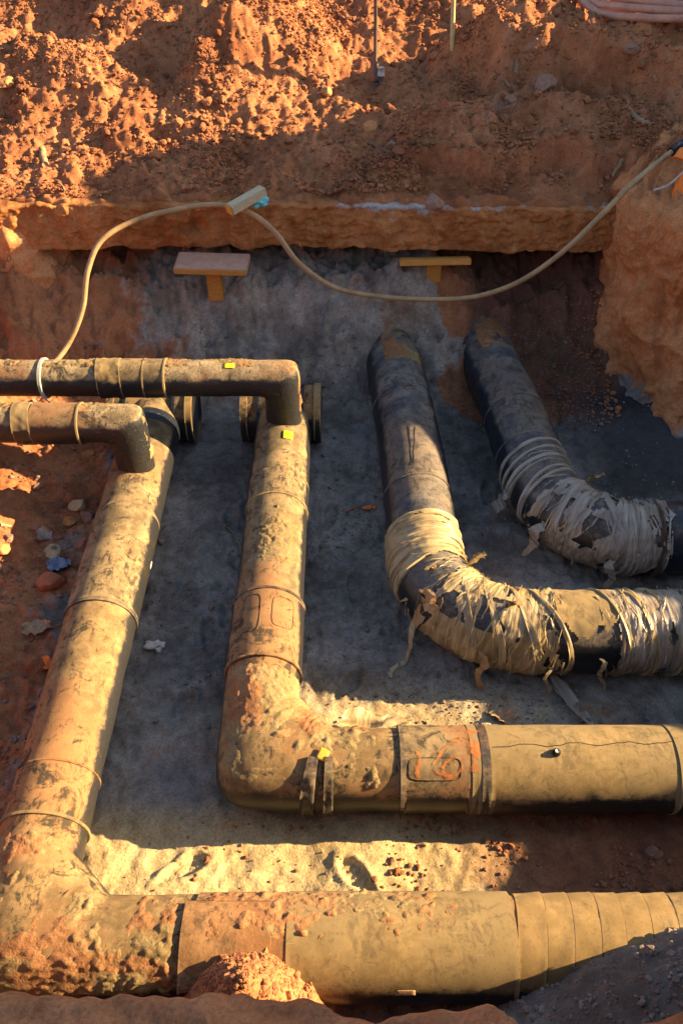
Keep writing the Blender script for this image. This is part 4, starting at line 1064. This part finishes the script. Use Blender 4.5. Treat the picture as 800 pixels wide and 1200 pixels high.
crumple('rag', gbank(306, 240), .055, 'turq', 'small crumpled turquoise rag beside the pale timber offcut', 'rag', 1, .7)
crumple('plastic_lump', gfloor(183, 759), .055, 'white', 'small cream lump of plastic on the grey floor right of the leftmost pipe', 'litter', 2, .6, (1.2,.8))
sheet('dry_leaf', gfloor(45, 739), .22, .13, 'leaf', 'pale brown torn leaf lying left of the leftmost pipe', 'leaf', 1, .2)
sheet('paper_scrap', gfloor(52, 632), .13, .16, 'film_grey', 'crumpled pale scrap among the stones on the left ground', 'litter', 2, 1.1, .6)
sheet('plastic_scrap', gfloor(71, 667), .17, .12, 'blueplastic', 'blue-grey plastic scrap above the brick-red stone', 'litter', 3, .3, .6)
sheet('dry_leaf', gfloor(56, 783), .11, .14, 'orange', 'bright orange leaf against the left side of the leftmost pipe', 'leaf', 4, 1.2, .5)
sheet('dry_leaf', gfloor(587, 842), .10, .16, 'leaf', 'curled brown leaf standing behind the second run below the film bend', 'leaf', 5, 1.4, .6)
sheet('film_scrap', gfloor(668, 822), .09, .40, 'film_grey', 'long pale film strip on the floor between the film-wrapped run and second run', 'litter', 6, .45, .3)
sheet('plastic_sheet', at_z(437, 850, .10), .42, .16, 'film', 'wrinkled pale sheet lit by the sun behind the muddy elbow', 'litter', 7, 0, .5)
sheet('orange_chip', gfloor(432, 597), .12, .05, 'paint', 'little orange-red chip on the floor left of the third pipe', 'litter', 8, .1, .4)
twig('stick', [(405,601),(413,597),(420,599)], .010, 'brick', 'short red-brown twig left of the third pipe', h=gfloor)
twig('wire', [(262,616),(272,624),(281,638),(283,650)], .006, 'stick', 'thin bent straw between the two left pipes', 'straw', h=gfloor)
twig('stick', [(195,617),(185,630),(190,640)], .008, 'root', 'dark twig right of the leftmost pipe', h=gfloor)
twig('stick', [(50,176),(51,186),(54,195)], .035, 'stick', 'thick pale stick end in sunlight on the left of the bank')
twig('stick', [(735,127),(741,135),(748,141),(760,147)], .026, 'stick', 'curved bare stick on the right terrace below the hose coil')
twig('stick', [(606,70),(603,86)], .028, 'stick', 'short upright stick left of the largest terrace stone')
twig('stick', [(590,95),(597,103)], .016, 'stick', 'thin stick slanting above the middle-sized terrace stone')
twig('stick', [(432,168),(448,176),(470,186)], .018, 'root', 'long dark root below the round orange stone')
twig('stick', [(716,208),(724,196),(728,188)], .020, 'stick', 'short pale stick just above the beige hose at right')
twig('stick', [(766,90),(768,97)], .018, 'stick', 'tiny stick near the right end of the terrace face')
twig('stick', [(68,214),(74,220),(77,226)], .010, 'stick', 'forked twig on the shaded road edge at far left')
tag(cord('straw', smooth_pts([gfloor(15,619)+np.array([0,0,.02]), gfloor(2,617)+np.array([0,0,.02])], 6), .016, M['leaf'], None, 6, loc=gfloor(8,618)), 'pale straw at the left edge above the orange-brown stone', 'straw')

# ------------------------------------------------------------------ rods, hoses, the orange thing
def rod(px, py, top_y, r, mat, name, label, tip=None):
    p = gbank(px, py); t = at_y(px, top_y, p[1]); o = empty(name, p, label, 'stake')
    cord('shaft', [p-np.array([0,0,.2]), p+(t-p)*.5, t], r, M[mat], o, 10)
    return o, p, t
o, p, t = rod(440, 102, -70, .020, 'steel', 'steel_rod', 'dark thin steel rod standing upright on the spoil bank')
cord('collar', [p+(t-p)*.02, p+(t-p)*.05], .028, M['steel'], o, 10)
o, p, t = rod(531, 50, -60, .024, 'ochre', 'cane_stake', 'ochre cane stake standing behind the right spoil terrace')
o, p, t = rod(446, 96, 80, .030, 'steel', 'marker_stub', 'short capped marker stub at the foot of the steel rod')
cord('cap', [t-np.array([0,0,.07]), t+np.array([0,0,.01])], .042, M['white'], o, 10)
hp = [(52,440,6.35),(80,404,6.62),(97,362,6.80),(103,318,6.95),(120,281,7.12),(160,258,7.30),(210,245,7.42),(255,240,7.48),(292,249,7.40),(322,272,7.28),(352,310,7.2),(395,338,7.15),(450,348,7.12),(510,351,7.1),(560,347,7.1),(610,329,7.1),(660,294,7.12),(705,251,7.2),(745,211,7.38),(787,177,7.75)]
hq = smooth_pts([at_y(x, y, Y) for x, y, Y in hp], 10)
HOSE = empty('hose', hq[0], 'long beige hose looping over the road edge and sagging across the trench wall', 'hose')
cord('tube', hq, .025, M['hose'], HOSE, 14)
d_ = hq[-1]-hq[-3]; d_ /= np.linalg.norm(d_)
cord('end_fitting', [hq[-1]-d_*.02, hq[-1]+d_*.10, hq[-1]+d_*.22], [.042,.042,.03], M['black'], HOSE, 12)
# coil of pink hose at top right
cc = gbank(790, 30); COIL = empty('hose_coil', cc, 'coil of pinkish hose lying on the terrace in the top right corner', 'hose')
for k in range(4):
    a_ = np.linspace(0, 2*np.pi, 70); rx, ry = 1.05-.035*k, 1.0-.10*k
    q = np.stack([cc[0]+.05+.03*k+rx*np.cos(a_), cc[1]+.75-.05*k+ry*np.sin(a_), cc[2]+.10+.055*k+.02*np.sin(a_*3+k)], 1)
    zz = bank_h(q[:,0], q[:,1]); q[:,2] = np.maximum(q[:,2], zz+.1+.04*k)
    cord('hose_turn', q, .038, M['coil'], COIL, 10)
# orange plastic netting piece at the right edge and its wire
pc = at_y(812, 232, 7.4)
mk = empty('orange_marker', pc, 'bright orange plastic marker cut by the right edge above the earth shoulder', 'marker')
def tri(name, pts, thick, mat, parent):
    pts = [np.array(q) for q in pts]; n = np.cross(pts[1]-pts[0], pts[2]-pts[0]); n /= np.linalg.norm(n)
    V = [q+n*thick/2 for q in pts] + [q-n*thick/2 for q in pts]; k = len(pts)
    F = [tuple(range(k)), tuple(range(k, 2*k))[::-1]] + [(i, i+k, (i+1)%k+k, (i+1)%k) for i in range(k)]
    mesh_obj(name, V, F, mat, parent, False)
tri('lower_panel', [at_y(784,238,7.35), at_y(796,204,7.42), at_y(840,195,7.5), at_y(845,235,7.4), at_y(806,236,7.3)], .04, M['orange'], mk)
tri('upper_panel', [at_y(789,184,7.5), at_y(797,173,7.55), at_y(840,170,7.6), at_y(838,195,7.5), at_y(800,188,7.5)], .04, M['orange'], mk)
tag(cord('wire', smooth_pts([at_y(765,223,7.4), at_y(780,218,7.38), at_y(792,209,7.4), at_y(810,192,7.45)], 8), .010, M['wire'], None, 7, loc=at_y(765,223,7.4)), 'thin grey wire lying on top of the earth shoulder by the orange marker', 'wire')
# orange survey mark sprayed on the road edge
